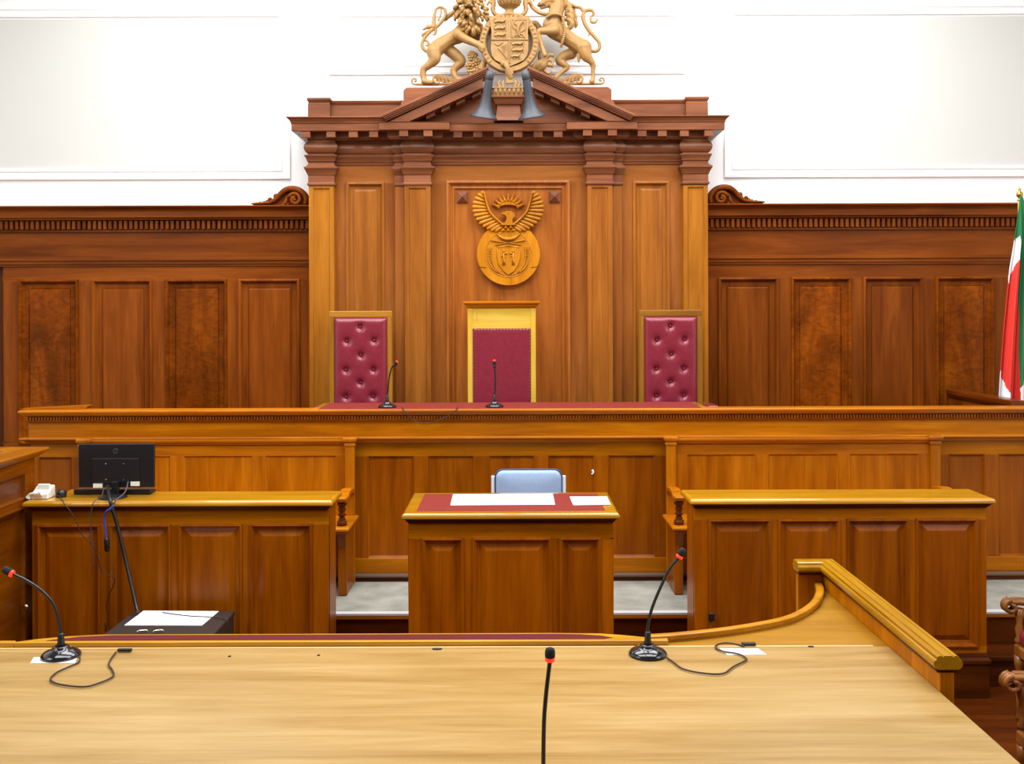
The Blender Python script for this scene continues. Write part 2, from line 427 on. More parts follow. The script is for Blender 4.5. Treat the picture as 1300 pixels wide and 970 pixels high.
# face board built around the three panel openings
side_l = (PX(441.5, YB), PX(487, YB)); side_r = (PX(805.5, YB), PX(848.5, YB)); mid = (PX(570, YB), PX(721, YB))
zs, zm, zbot = PZ(232, YB), PZ(232, YB), 1.3
m.box(xl+.01, xr-.01, YB, YB+.031, DZ+.005, zbot, 1); m.box(xl+.01, xr-.01, YB, YB+.031, zs, zt, 1)
cuts = [xl+.01, side_l[0], side_l[1], mid[0], mid[1], side_r[0], side_r[1], xr-.01]
for i in range(0, 8, 2): m.box(cuts[i], cuts[i+1], YB, YB+.031, zbot, zs, 0)
m.build('back_board', TW, tw, .003)
for a, b in (side_l, side_r):
    q = MB(); q.nested(a, b, zbot, zs, YB, [(-.012, -.001), (-.01, .013), (.008, .016), (.016, .005), (.024, -.01), (.03, -.014), (.05, -.014), (.052, -.008), (.07, -.004)], 0)
    q.build('side_panel', W['brownpilaster'][0], tw)
q = MB(); q.nested(mid[0], mid[1], zbot, zm, YB, [(-.02, -.001), (-.018, .02), (.0, .024), (.012, .01), (.02, -.006), (.03, -.006), (.034, .002), (.044, .004), (.05, -.006), (.056, -.012), (.06, -.013)], 0)
mp = q.build('centre_panel', wood('panel_red', col(122,62,18), col(148,82,26), col(168,100,36), 'Z', coat=.04), tw)
for x in (587.5, 704.5):
    r = MB(); cx, cz, h = PX(x, YB), PZ(250, YB), .045
    r.add([(cx-h, YB+.012, cz-h), (cx+h, YB+.012, cz-h), (cx+h, YB+.012, cz+h), (cx-h, YB+.012, cz+h),
           (cx-h, YB-.004, cz-h), (cx+h, YB-.004, cz-h), (cx+h, YB-.004, cz+h), (cx-h, YB-.004, cz+h), (cx, YB-.035, cz)],
          [(0,3,2,1),(0,1,5,4),(1,2,6,5),(2,3,7,6),(3,0,4,7),(4,5,8),(5,6,8),(6,7,8),(7,4,8)])
    r.build('pyramid_boss', TE[0], tw)
for k, (a, b) in enumerate(pil):
    x0, x1 = PX(a, YP), PX(b, YP); zc = PZ(233, YP)
    s = MB(); s.nested(x0, x1, DZ+.005, zc, YP, [(0, -.085), (0, 0), (.032, 0), (.036, -.003), (.040, -.012)], 0)
    p = s.build('pilaster', TP[0] if k in (0, 3) else W['brownpilaster'][0], tw, .002)
    cp = MB()
    z = lambda y: PZ(y, YP)
    cp.stack(x0, x1, YP, YB+.02, [(.0, z(236)), (.004, z(235)), (.012, z(234)), (.012, z(232)), (.004, z(231)), (.004, z(222)), (.010, z(221)),
        (.014, z(219)), (.026, z(215)), (.034, z(213.5)), (.034, z(211.5)), (.018, z(210.5)), (.004, z(208)), (.004, z(206.5))], 1)
    cp.build('capital', TE, p, .0015)
    fx = (502, 514.5) if k == 1 else (777.5, 790) if k == 2 else None
    if fx:
        h0, h1 = PX(fx[0], YF), PX(fx[1], YF)
        g = MB(); g.box(h0, h1, YF, YB+.01, DZ+.005, z(236), 0)
        hp_ = g.build('half_pilaster', TW, tw, .0015); g = MB()
        g.stack(h0, h1, YF, YB+.01, [(.0, z(236)), (.010, z(234)), (.010, z(232)), (.003, z(231)), (.003, z(222)), (.012, z(219)), (.028, z(213.5)), (.028, z(211.5)), (.004, z(208)), (.003, z(206.6))], 1)
        g.build('capital', TE, hp_, .0015)
# frieze breaking forward round the pilasters
yb2 = YW-.01
X = lambda px: PX(px, YP)
def broken(y_pil, y_flank, y_face, y_face_mid=None):
    ym = y_face_mid if y_face_mid is not None else y_face
    return [(X(392.4), yb2, 0), (X(392.4), y_pil, 0), (X(424.4), y_pil, 0), (X(424.4), y_face, 0), (X(502), y_face, 0), (X(502), y_flank, 0),
            (X(514), y_flank, 0), (X(514), y_pil, 0), (X(547), y_pil, 0), (X(547), ym, 0), (X(746), ym, 0), (X(746), y_pil, 0), (X(778), y_pil, 0),
            (X(778), y_flank, 0), (X(790), y_flank, 0), (X(790), y_face, 0), (X(868), y_face, 0), (X(868), y_pil, 0), (X(899.2), y_pil, 0), (X(899.2), yb2, 0)]
z = lambda y: PZ(y, YP)
prof = [(-.03, z(207.5)), (.002, z(207.5)), (.004, z(205)), (.012, z(204)), (.014, z(202)), (.026, z(198.5)), (.030, z(197.8)), (.030, z(196.6)), (.006, z(195.6)),
        (.006, z(194)), (.018, z(193)), (.030, z(190)), (.034, z(187)), (.031, z(184)), (.020, z(181)), (.008, z(179.6)), (.008, z(176)), (-.03, z(176))]
fz = MB(); fz.sweep(broken(YP, YF, YB-.01), prof, m=1); fz.build('frieze', TE, tw, .0015)
# modillion course and corona
zc0, zc1, zc2 = ZC+1.465, ZC+1.53, ZC+1.578
bd = MB(); bd.sweep([(X(396), yb2, 0), (X(396), YP-.01, 0), (X(497), YP-.01, 0), (X(497), YP-.05, 0), (X(560), YP-.05, 0), (X(560), YP+.01, 0), (X(732), YP+.01, 0),
                     (X(732), YP-.05, 0), (X(795), YP-.05, 0), (X(795), YP-.01, 0), (X(896), YP-.01, 0), (X(896), yb2, 0)],
                    [(-.1, z(178)), (.0, z(178)), (.012, z(176.5)), (.02, z(175.5)), (.02, zc0+.002), (-.1, zc0+.002)], m=1)
bd.build('bed_mould', TE, tw, .002)
for px in [388.7,420.6,449,475,513,544,582,607.4,633,658.3,684,709.4,746.6,778.4,816,841.7,869.8,901]:
    yf = 8.30 if (px < 490 or px > 800) else 8.26 if (px < 560 or px > 732) else 8.33
    a = MB(); w = .036
    cx = PX(px, yf+.01)
    a.box(cx-w, cx+w, yf+.012, YP-.02, zc0-.05, zc0+.001, 1)
    if px in (388.7, 901): a.box(cx-w, cx+w, YP-.03, YP+.06, zc0-.05, zc0+.001, 1)
    a.build('modillion', TE, tw, .003)
co = MB()
path_full = [(X(392.4), yb2, 0), (X(392.4), YP, 0), (X(503), YP, 0), (X(503), YP-.04, 0), (X(555), YP-.04, 0), (X(555), YP+.03, 0), (X(737), YP+.03, 0),
             (X(737), YP-.04, 0), (X(789), YP-.04, 0), (X(789), YP, 0), (X(899.2), YP, 0), (X(899.2), yb2, 0)]
co.sweep(path_full, [(-.12, zc0), (.112, zc0), (.116, zc0+.004), (.116, zc1-.006), (.122, zc1), (-.12, zc1)], m=1)
cy = [(-.12, zc1-.001), (.122, zc1-.001), (.124, zc1+.012), (.134, zc1+.028), (.148, zc1+.038), (.152, zc1+.04), (.152, zc2), (-.12, zc2)]
co.sweep([(X(392.4), yb2, 0), (X(392.4), YP, 0), (X(497), YP, 0)], cy, m=1)
co.sweep([(X(795), YP, 0), (X(899.2), YP, 0), (X(899.2), yb2, 0)], cy, m=1)
co.build('cornice', TE, tw, .0015)
# pediment
YT = YP+.0
ty = MB(); ty.prism([(PX(500, YT), zc1), (PX(606, YT), PZ(104, YT)), (PX(612, YT), PZ(112, YT)), (PX(628, YT), PZ(124, YT)), (PX(665, YT), PZ(124, YT)), (PX(680, YT), PZ(112, YT)), (PX(686, YT), PZ(104, YT)), (PX(792, YT), zc1)], 'Y', YT, YT+.02, 1)
ty.build('tympanum', TE, tw)
for sd in (-1, 1):
    mx = (lambda p: p) if sd < 0 else (lambda p: 1291.5-p)
    def q(px, py, Y): return (PX(mx(px), Y), PZ(py, Y))
    r = MB()
    Yr = 8.24; sl = .452
    def band(x0, x1, ytop, th, yf, yk, mi=1):
        # parallel band along the slope: ytop = height at x=486
        f = lambda x: ytop-sl*(x-486)
        r.prism([q(x0, f(x0), Yr), q(x1, f(x1), Yr), q(x1, f(x1)+th, Yr), q(x0, f(x0)+th, Yr)], 'Y', yf, yk, mi)
    band(486, 621, 146.2, 3.2, 8.195, 8.424); band(487.5, 620, 149.2, 2.2, 8.205, 8.424); band(489, 618, 151, 2.4, 8.218, 8.424); band(490, 617, 153, 2.4, 8.235, 8.424)
    f = lambda x: 155.2-sl*(x-486)
    xb = 486+(155.2-153.2)/sl
    r.prism([q(494, 153.6, Yr), q(613.5, f(613.5), Yr), q(613.5, f(613.5)+13.5, Yr), q(486+(168.7-153.6)/sl, 153.6, Yr)], 'Y', 8.255, 8.424, 1)
    r.build('raking_cornice', TE, tw, .002)
    for px in (548, 567, 586, 606):
        y = 170-sl*(px-486); b = MB()
        pts = [(px-5.5, y+sl*5.5), (px+5.5, y-sl*5.5), (px+5.5, y+8-sl*5.5), (px-5.5, y+8+sl*5.5)]
        b.prism([q(u, v, 8.36) for u, v in pts], 'Y', 8.30, YT+.002, 1); b.build('modillion', TE, tw, .003)
    # attic behind the cornice
    YA = 8.52
    at = MB()
    x0, x1 = sorted((PX(mx(392.5), YA), PX(mx(420.5), YA)))
    at.stack(x0, x1, YA-.03, YW-.01, [(.0, zc2-.02), (0, PZ(131, YA)), (-.006, PZ(130.5, YA)), (.0, PZ(129, YA)), (.008, PZ(127, YA)), (.008, PZ(124.5, YA)), (.0, PZ(124, YA))], 1)
    x2, x3 = sorted((PX(mx(420), YA), PX(mx(520), YA)))
    at.stack(x2, x3, YA+.02, YW-.02, [(.0, zc2-.02), (0, PZ(132, YA)), (.01, PZ(130, YA)), (.014, PZ(128.5, YA)), (.014, PZ(126.5, YA))], 1)
    at.build('attic_rail', TE, tw, .004)
pd = MB(); YQ = 8.46
pd.prism([(PX(u, YQ), PZ(v, YQ)) for u, v in [(505,150),(510,131),(513,127),(513,114),(517,110.5),(773,110.5),(777.5,114),(777.5,127),(781,131),(786,150)]], 'Y', YQ-.005, YW-.03, 1)
pd.build('crest_plinth', TE, tw, .006)
cb = MB(); a0, a1 = PX(632, 8.33), PX(661, 8.33); z = lambda y: PZ(y, 8.32)
cb.stack(a0, a1, 8.335, YT+.01, [(.03, z(153)), (.012, z(148)), (.004, z(142)), (.0, z(136)), (.0, z(133)), (.012, z(132.2)), (.018, z(130)), (.03, z(126)), (.046, z(124)), (.046, z(121.2))], 1)
cb.build('corbel', TE, tw, .002)

# ------------------------------------------------------------------ carved royal crest
YC = 8.52
cr = thing('carved_crest', 'large carved oak coat of arms with lion and unicorn on top of the pediment', 'crest', (PX(646, YC), YC, PZ(110.4, YC)))
KX = YC/F
def A(px, py, d=0): return Vector((PX(px, YC), YC+d, PZ(py, YC)))
def limb(mb, pts, n=6, k=10):
    p = spline([A(x, y, d) for x, y, d, r in pts], n); r = lerp_r([t[3]*KX for t in pts], n)
    mb.tube(p, r, k); mb.ball(p[0], r[0], nu=10, nv=6); mb.ball(p[-1], r[-1], nu=10, nv=6)
li = MB()
limb(li, [(553,64,.0,10.5),(561,57,0,10),(572,50,0,8.6),(583,45,0,10.5),(590,40,0,12)])
limb(li, [(552,66,-.03,9.5),(553,76,-.04,8),(547,83,-.04,5.4),(539.5,88.5,-.03,4.6),(538.5,96,-.03,4),(540,103,-.03,4.2)])
limb(li, [(540,104,-.04,4.2),(545,105.5,-.05,3.6),(549,106,-.055,3)])
limb(li, [(569,60,.05,8),(579,68,.05,7.8),(586,76,.05,6.6),(580,83,.05,5),(576.5,88,.05,4.4),(578,95,.04,3.8),(581,99,.04,3.8),(588,100,.03,3.2)])
limb(li, [(583,46,-.06,7),(592,52,-.07,5.6),(602,57,-.085,4.6),(609,61,-.1,4.2),(614,64.5,-.1,4.6)])
limb(li, [(612,63,-.1,4),(616,66,-.11,2.2)]); limb(li, [(611,66,-.1,3),(614,69,-.11,2)])
limb(li, [(590,42,.06,6),(602,46,.04,5),(613,46,.0,4)])
li.ball(A(598,28,0), (12*KX, .085, 17*KX)); li.ball(A(602,40,-.03), (7*KX, .06, 8*KX)); li.ball(A(596,12,-.04), (10*KX, .07, 12*KX))
li.build('lion', M_crest, cr, voxel=.0065, smooth_it=3)
# lion's face and mane
fc = MB()
fc.ball(A(596.5,5,-.1), (6.4*KX, .035, 6*KX)); fc.ball(A(597.3,10.5,-.125), (3.6*KX, .03, 3.4*KX)); fc.ball(A(593.8,12.5,-.118), (2.6*KX, .025, 2*KX)); fc.ball(A(600.6,12.5,-.118), (2.6*KX, .025, 2*KX))
fc.ball(A(597.6,20,-.105), (3.2*KX, .025, 2.6*KX))
fc.tube(spline([A(596.6,0,-.125), A(597,6,-.138), A(597.3,9.5,-.152)], 5), .009, 8)
for s_ in (-1, 1): fc.ball(A(596.8+s_*3.6,4.5,-.128), .007, nu=8, nv=6); fc.tube([A(596.8+s_*1.5,2.2,-.13), A(596.8+s_*6,2.8,-.115)], [.009,.005], 8)
fc.ball(A(597.5,15.8,-.112), (3.4*KX, .012, 1.8*KX), m=1)
fc.build('face', [M_crest, M_hole], bpy.data.objects['lion'])
mn = MB(); rg = random.Random(11)
for (x, y, rx, ry, cnt, ln, d) in [(597,8,8,9,13,9,-.112),(597,10,11,12,16,11,-.094),(598,13,14,15,19,12,-.074),(600,17,15,18,20,12.5,-.052),(602,23,14,15,17,12,-.062),(602,28,11,11,13,11,-.082),(602,32,7,7,8,10,-.098)]:
    for i in range(cnt):
        a_ = 2*math.pi*(i+rg.uniform(-.25, .25))/cnt
        px, py = x+rx*math.cos(a_), y+ry*math.sin(a_)
        if py < -12 or (y > 18 and math.sin(a_) < -.35): continue
        dx, dy = math.cos(a_)*ln*.5, math.sin(a_)*ln*.45+ln*.45
        if px+dx > 616 and py > 24: continue
        sw = rg.choice((-1, 1))*rg.uniform(1.2, 2.6); dd = d+rg.uniform(-.012, .012)
        mn.tube(spline([A(px, py, dd), A(px+dx*.4+sw, py+dy*.4, dd-.022), A(px+dx*.8+sw*.6, py+dy*.85, dd-.012), A(px+dx-sw*.3, py+dy, dd+.006)], 4), lerp_r([.008, .0155, .0125, .003], 4), 7, flat=.9)
mn.build('mane', M_crest, bpy.data.objects['lion'])
tl = MB()
limb(tl, [(545,66,0,2.2),(539,62,0,2.1),(537,55,0,2),(541,47,0,2.1),(547,40,0,2.2),(555,34,0,2.2),(562,27,0,2.2),(567,19,0,2),(566,12,0,1.9),(561,8.6,0,1.8),(555.5,11,0,1.8),(553,18,0,2),(552,28,0,2.8),(552,34,0,3.4)])
for p in [[(552,33,2.8),(545,34,2.6),(538,37.5,.8)],[(551,36,2.4),(542,41,1.8),(537.5,44,1.6),(539,47,.9)],[(554,36,2.2),(554,42,1.6),(551,44,.7)],[(546,34,1.8),(543,31,.7)],
          [(540,50,1.5),(544.5,53,1.6),(545,57.5,1.5),(541.5,57,.8)],[(561,9,1.2),(561,18,1.1),(557.5,25,1.2),(559.5,25.5,.6)]]:
    limb(tl, [(x, y, 0, r) for x, y, r in p], 5, 8)
limb(tl, [(566,23,.03,2.6),(572,17,.04,3.2),(579,11,.05,2.6)])
tl.build('tail', M_crest, bpy.data.objects['lion'])
un = MB()
limb(un, [(742,61,0,10.8),(733,56,0,9.6),(725,51,0,9.6),(716,45,0,11),(706,38,0,12.6),(702,32,0,12.4)])
limb(un, [(703,33,-.01,12),(706,20,-.01,10.5),(709,9,-.01,9.2),(708,2,-.01,8),(703,-3,-.01,6.5)])
limb(un, [(705,1,-.02,7),(697,2,-.03,5.6),(690,5.5,-.035,4),(685,8,-.035,2.6)])
limb(un, [(698,6.5,-.03,4.4),(691,10.5,-.03,2.6),(688,11.8,-.03,1.9)])
limb(un, [(705,41,-.06,7.4),(696,42.5,-.075,5.4),(686,43.2,-.08,4),(684.5,47,-.08,3.2),(686.5,55,-.08,2.7),(689,63,-.08,2.9),(691,69,-.085,3),(692.5,73,-.09,3.4)])
limb(un, [(697,36,.06,6),(688,36,.06,4.4),(684.5,31,.05,3.8),(681,27.5,.04,3.4),(676.5,28.5,.03,3.2)])
limb(un, [(742,62,-.03,10),(745,73,-.04,7.4),(750,79,-.04,4.8),(753.5,84,-.035,3.7),(753.5,92,-.03,3),(753.8,99,-.03,2.7),(752,105,-.035,3.8)])
limb(un, [(727,66,.06,7.6),(718,69,.06,6.6),(712,75,.06,6),(717,80,.05,4.4),(722,84,.05,3.4),(716,89,.05,2.9),(710,94,.04,2.8),(707,97.5,.035,3.6)])
limb(un, [(735,72,-.03,2.6),(735.5,80,-.03,1.4)]); limb(un, [(708,72,.06,2.2),(708.5,80,.06,1)])
un.build('unicorn', M_crest, cr, voxel=.0062, smooth_it=3)
U = bpy.data.objects['unicorn']
um = MB()
for i, (x, y) in enumerate([(707,-6),(713,-2),(718,4),(720,11),(721,18),(721,25)]):
    um.tube(spline([A(x-3,y,-.0), A(x+4,y+2,-.02), A(x+6,y+8,-.02), A(x+2,y+13,-.01), A(x+4.5,y+17,0)], 4), lerp_r([.012,.026,.024,.018,.004], 4), 8)
for i, (x, y) in enumerate([(716,0),(722,6),(724,14),(725,22)]):
    um.tube(spline([A(x,y,.02), A(x+6,y+3,.02), A(x+8,y+9,.02), A(x+6,y+13,.02)], 4), lerp_r([.012,.02,.016,.004], 4), 8)
um.build('mane', M_crest, U)
ut = MB()
limb(ut, [(749,64,0,2.4),(757,65.5,0,2.3),(762,61.5,0,2.2),(761.5,54,0,2.2),(755,46,0,2.4),(749,39,0,2.6),(744,31,0,2.6),(741.5,23,0,2.5),(742,17,0,2.4),(746,13.5,0,2.4),(752,13.5,0,2.2),(755,18,0,1.8),(752.5,20.5,0,1.2)])
for p in [[(751,23,1.6),(752,28,2),(757,28.5,1.8),(760,24.5,.8)],[(754,14,1.6),(756,17,.8)],[(750,42,1.6),(748,46,.6)],[(742,15,2.2),(738,10,2.4),(732,8.5,2.4),(727,6,2)]]:
    limb(ut, [(x, y, 0, r) for x, y, r in p], 5, 8)
ut.build('tail', M_crest, U)
fe = MB(); fe.ball(A(699,0,-.075), .008, nu=8, nv=6); fe.ball(A(685.5,6.8,-.055), .005, m=1, nu=8, nv=6)
fe.tube([A(684,9.6,-.052), A(691,8.8,-.06), A(694,9.4,-.058)], [.003,.004,.002], 6, m=1)
fe.tube(spline([A(694,26,-.075), A(702,22.5,-.1), A(711,23,-.09), A(718,26.5,-.04)], 5), .012, 8)     # collar
ch = spline([A(715,27,-.075), A(717.5,37,-.085), A(717.5,46,-.085), A(715,55,-.075), A(713,61,-.05)], 4)
for c in ch: fe.ball(c, .012, nu=8, nv=6)
fe.build('collar_and_chain', [M_crest, M_hole], U)
# garter, shield and helm
gx, gy = 647.7, 57.5
g = MB(); n = 64
def el(rx, ry, d, i): a = 2*math.pi*i/n; return A(gx+rx*math.cos(a), gy+ry*math.sin(a), d)
lo = [(37.4,38,-.05),(37.4,38,-.095),(36,36.6,-.108),(30.6,31,-.108),(29.2,29.6,-.095),(29.2,29.6,-.05)]
vs = [el(a, b, d, i) for (a, b, d) in lo for i in range(n)]
g.add(vs, [(k*n+i, k*n+(i+1) % n, ((k+1) % 6)*n+(i+1) % n, ((k+1) % 6)*n+i) for k in range(6) for i in range(n)], 0, False)
for i in range(40):                                                   # raised lettering worn to bumps
    a = math.pi*2*i/40; p = A(gx+33.3*math.cos(a), gy+33.8*math.sin(a), -.11)
    if math.sin(a) > .75: continue
    t = Vector((-math.sin(a), 0, -math.cos(a))); u = Vector((math.cos(a), 0, -math.sin(a)))
    if i % 3 == 0: g.tube([p-u*.012, p+u*.012], .0035, 6); g.tube([p-t*.006+u*.01, p+t*.007+u*.01], .003, 6)
    elif i % 3 == 1: g.tube([p-u*.012-t*.006, p+u*.012, p-u*.012+t*.006], .003, 6)
    else: g.tube([p-u*.012, p+u*.012, p+u*.010+t*.008, p+t*.009, p-t*.001], .003, 6)
g.build('garter', M_crest, cr)
gb = MB(); gb.prism([(el(30,30.4,0,i).x, el(30,30.4,0,i).z) for i in range(n)], 'Y', YC-.055, YC-.0, 0); gb.build('garter_ground', M_crestdark, cr)
def shp(pts, d0, d1, mb, m=0):
    mb.prism([(PX(x, YC), PZ(y, YC)) for x, y in pts], 'Y', YC+d0, YC+d1, m)
sh = MB()
out = [(622.5,27),(627,25.5),(634,27.5),(640,26),(648,27.5),(656,26),(662,27.5),(668,25.5),(673.5,27),(672,35),(671,45),(671.5,58),(671.5,68)]
out += [(670,75),(666,80.5),(658,84.5),(648,88.5),(638,84.5),(630,80.5),(626,75),(624.5,68),(625,58),(625.5,45),(624,35)]
shp(out, -.118, -.05, sh)
sh.tube([A(648,27,-.12), A(648,85,-.12)], .006, 8); sh.tube([A(625,55,-.12), A(671.5,55,-.12)], .007, 8)
def passant(x, y, w, mb, k=.85):
    limb(mb, [(x,y,-.12,1.7*k),(x+w*.3,y-.8,-.125,1.5*k),(x+w*.62,y-.4,-.125,1.8*k),(x+w*.8,y-1.8,-.125,1.8*k)], 4, 7)
    for u in (.08,.3,.6,.85): limb(mb, [(x+w*u,y,-.12,.9*k),(x+w*u+.8,y+3,-.12,.7*k)], 2, 6)
    limb(mb, [(x,y-.5,-.12,.8*k),(x-1.8,y-3,-.12,.7*k),(x+.8,y-4.6,-.12,.8*k)], 3, 6)
for yy in (33, 41.5, 50): passant(630, yy, 15, sh)
for yy in (61, 69, 76.5): passant(652 if yy < 75 else 651, yy, 15 if yy < 70 else 11, sh)
limb(sh, [(660,50,-.12,1.6),(658,43,-.125,2),(661,36,-.125,2.2),(664,33,-.125,1.6)], 4, 7)          # rampant beast
for p in [((659,44),(653,40),(652,36)),((660,39),(654,34),(655,31)),((660,49),(654,50),(653,53)),((659,47),(665,49),(667,52.5)),((661,46),(667,42),(667,34))]:
    limb(sh, [(x, y, -.12, 1.1) for x, y in p], 4, 6)
sh.tube([A(651,30.5,-.12), A(669,30.5,-.12), A(668,52.5,-.12), A(650.5,52.5,-.12), A(650.5,30.5,-.12)], .003, 6)
hp = [(633,66),(639,61),(645,59.5),(645,80),(641.5,75),(636.5,69)]
shp(hp, -.128, -.11, sh)
for k in range(7): sh.tube([A(644.5-k*.3,61+k*2.3,-.131), A(637.5+k*.6,65+k*1.7,-.131)], .002, 5)
limb(sh, [(630,60,-.12,1),(634,62,-.12,1.2),(639,58.5,-.12,1)], 3, 6)
sh.build('shield', M_crest, cr, .0015)
hm = MB()
hm.lathe([(.045,0),(.062,.008),(.066,.022),(.045,.034),(.036,.05),(.036,.066),(.05,.076),(.078,.094),(.09,.125),(.092,.16),(.086,.2),(.06,.235),(.02,.25)], A(648,24.5,-.05), n=32)
for i in range(9):
    a = math.pi*(1.06+.88*i/8)
    hm.tube(spline([A(648,24.5,-.05)+Vector((r*math.cos(a), r*math.sin(a), h)) for r, h in [(.08,.09),(.098,.125),(.1,.165),(.09,.205)]], 4), .0065, 7)
hm.ball(A(648,22.5,-.06), (13*KX, .05, 3.6*KX))
hm.build('helm', M_crest, cr)
for sd in (-1, 1):
    mt = MB()
    for p in [[(648+sd*11,22,2.2),(648+sd*18,20,2.6),(648+sd*21,14,3),(648+sd*20,5,3.2),(648+sd*23,-4,2.6)], [(648+sd*20,18,2.4),(648+sd*16,22,1.8),(648+sd*21,24,1.2)],
              [(648+sd*20,8,2.6),(648+sd*25,4,2.2),(648+sd*28,9,1)], [(648+sd*23,-3,2.4),(648+sd*28,-2,1.6),(648+sd*31,4,1)], [(648+sd*13,23,2.4),(648+sd*22,26,2.6),(648+sd*28,31,1.4)]]:
        limb(mt, [(x, y, -.05, r) for x, y, r in p], 5, 8)
    if sd > 0: limb(mt, [(673,1,-.02,2.6),(677,10,-.03,2.8),(684,17,-.04,2.8),(693,20,-.05,2.6),(698,19,-.05,2)], 5, 8)
    mt.build('mantling', M_crest, cr)
bk = MB(); bk.tube(spline([A(640,84,-.125), A(645,90,-.13), A(647,97,-.125), A(650,104,-.11)], 4), .02, 8, flat=.5); bk.ball(A(640,85,-.12), (3.6*KX, .02, 4*KX))
shp([(642,92),(651,91),(653,97),(648,102),(643,98)], -.125, -.09, bk)
shp([(644,99),(652,98),(653,109.5),(643,109.5)], -.115, -.085, bk)
for k in range(4): bk.tube([A(644.5+k*2.3,99,-.112), A(644+k*2.5,110,-.112)], .0035, 6)
bk.build('buckle_strap', M_crest, cr, .002)
YBZ = -.12
bs = MB(); z0, z1 = PZ(121.2, 8.32)+.001, PZ(110, 8.34); b0, b1 = PX(627.5, 8.34), PX(665, 8.34)
bs.box(b0, b1, 8.345, 8.41, z0, z1-.008); bs.box(b0-.012, b1+.012, 8.335, 8.415, z1-.012, z1)
for i in range(13):
    a = b0+(b1-b0)*(i+.5)/13
    bs.tube(spline([Vector((a, 8.345, z0+.004)), Vector((a+.006*(-1)**i, 8.336, (z0+z1)/2)), Vector((a, 8.34, z1-.012))], 4), lerp_r([.004,.009,.003], 4), 7)
for sx in (-.075, -.045, .05, .078):
    bs.tube(spline([Vector((PX(647, 8.36)+sx, 8.37, z1)), Vector((PX(647, 8.36)+sx*1.15, 8.37, z1+.03)), Vector((PX(647, 8.36)+sx*.95, 8.37, z1+.055))], 4), lerp_r([.014,.012,.006], 4), 8)
bs.build('leafy_base', M_crest, cr, .001)
rb = MB()
for sd in (-1, 1):
    mx = (lambda p: p) if sd < 0 else (lambda p: 1291.5-p)
    # flat plinth ground and outer scrolls
    limb(rb, [(mx(530),107.6,-.03,1.7),(mx(545),107.8,-.03,1.9),(mx(562),107.4,-.03,1.9),(mx(580),105,-.02,2)], 4, 8)
    sp = [(mx(528)+sd*(-1)*-1*0+math.cos(a)*r*1.0*(1 if sd < 0 else -1), 103.2+math.sin(a)*r, -.03, 1.25) for a, r in [(math.pi*.45+i*.55, 4.9-.36*i) for i in range(13)]]
    limb(rb, sp, 3, 8)
    # motto ribbon: a ruffled flat band
    pts = [(551,98),(553,103),(557,106.4),(555.5,102),(557,97.5),(565,99.5),(574,101.5),(583,103),(592,104)]
    v = []
    for i, (x, y) in enumerate(spline([Vector((x, 0, y)) for x, y in pts], 6)[0:0] or pts): v.append((x, y))
    top = spline([A(mx(x), y-.5, -.05-.012*math.sin(i*1.7)) for i, (x, y) in enumerate([(553,97),(560,97),(568,99),(577,101),(586,102.4),(593,103)])], 5)
    bot = spline([A(mx(x), y, -.04-.012*math.sin(i*1.7)) for i, (x, y) in enumerate([(555,104),(562,104.5),(570,106),(578,107.6),(586,108.6),(593,109)])], 5)
    nn = len(top); off = Vector((0, .02, 0))
    vs = top+bot+[p+off for p in top]+[p+off for p in bot]
    fs = []
    for i in range(nn-1):
        fs += [(i, i+1, nn+i+1, nn+i), (2*nn+i, 3*nn+i, 3*nn+i+1, 2*nn+i+1), (i, 2*nn+i, 2*nn+i+1, i+1), (nn+i, nn+i+1, 3*nn+i+1, 3*nn+i)]
    fs += [(0, nn, 3*nn, 2*nn), (nn-1, 3*nn-1, 4*nn-1, 2*nn-1)]
    rb.add(vs, fs, 0, False)
    limb(rb, [(mx(553),98,-.045,1.5),(mx(551.5),102,-.045,1.5),(mx(553.5),106,-.045,1.6),(mx(557),107,-.045,1.4),(mx(558.5),104.6,-.045,1)], 4, 8)
    for i in range(7): rb.tube([top[2+3*i]+Vector((0,-.004,-.008)), bot[2+3*i]+Vector((0,-.004,.008))], .0028, 5)
rb.build('motto_ribbon', M_crest, cr)
fw = MB()
for (x, y) in [(601,73),(598,84),(610,88),(606,79)]:
    for i in range(6):
        a = i*math.pi/3+x; fw.ball(A(x+3.4*math.cos(a), y+3.4*math.sin(a), -.02), (2.6*KX, .02, 2.2*KX), nu=8, nv=6)
    fw.ball(A(x, y, -.04), 1.8*KX, nu=8, nv=6)
limb(fw, [(612,94,-.02,4),(613,86,-.02,4.8),(616,80,-.02,3.6)], 4, 9)
limb(fw, [(600,90,-.01,1.6),(598,78,-.01,1.3),(604,68,-.01,1)], 4, 7)
for p in [[(606,70,2.4),(599,67,2.2),(595,71,.8)],[(603,90,2.4),(596,91,2),(594,87,.8)],[(608,92,2.4),(601,95,2),(597,93,.8)]]: limb(fw, [(x, y, -.02, r) for x, y, r in p], 4, 8)
fw.build('rose_spray', M_crest, cr)
th = MB()
limb(th, [(681,88,-.03,7),(688,84,-.03,7),(691,80,-.03,6)], 4, 10)
limb(th, [(692,80,-.02,2),(697,72,-.02,1.8),(703,71,-.02,2)], 4, 7)
for p in [[(694,74,2.4),(699,70,2.2),(704,73,1)],[(694,82,2.6),(700,84,2.4),(703,80,1)],[(691,90,2.6),(697,94,2.2),(701,91,1)],[(686,75,2.2),(686,68,1.8),(689,64,.8)],[(697,78,2.4),(701,77,2),(702,86,1.2)]]: limb(th, [(x, y, -.02, r) for x, y, r in p], 4, 8)
for i in range(5): th.tube([A(675+i*2.6,93-i*1.2,-.09), A(682+i*2.2,80-i*.6,-.085)], .003, 5)
th.build('thistle_spray', M_crest, cr)

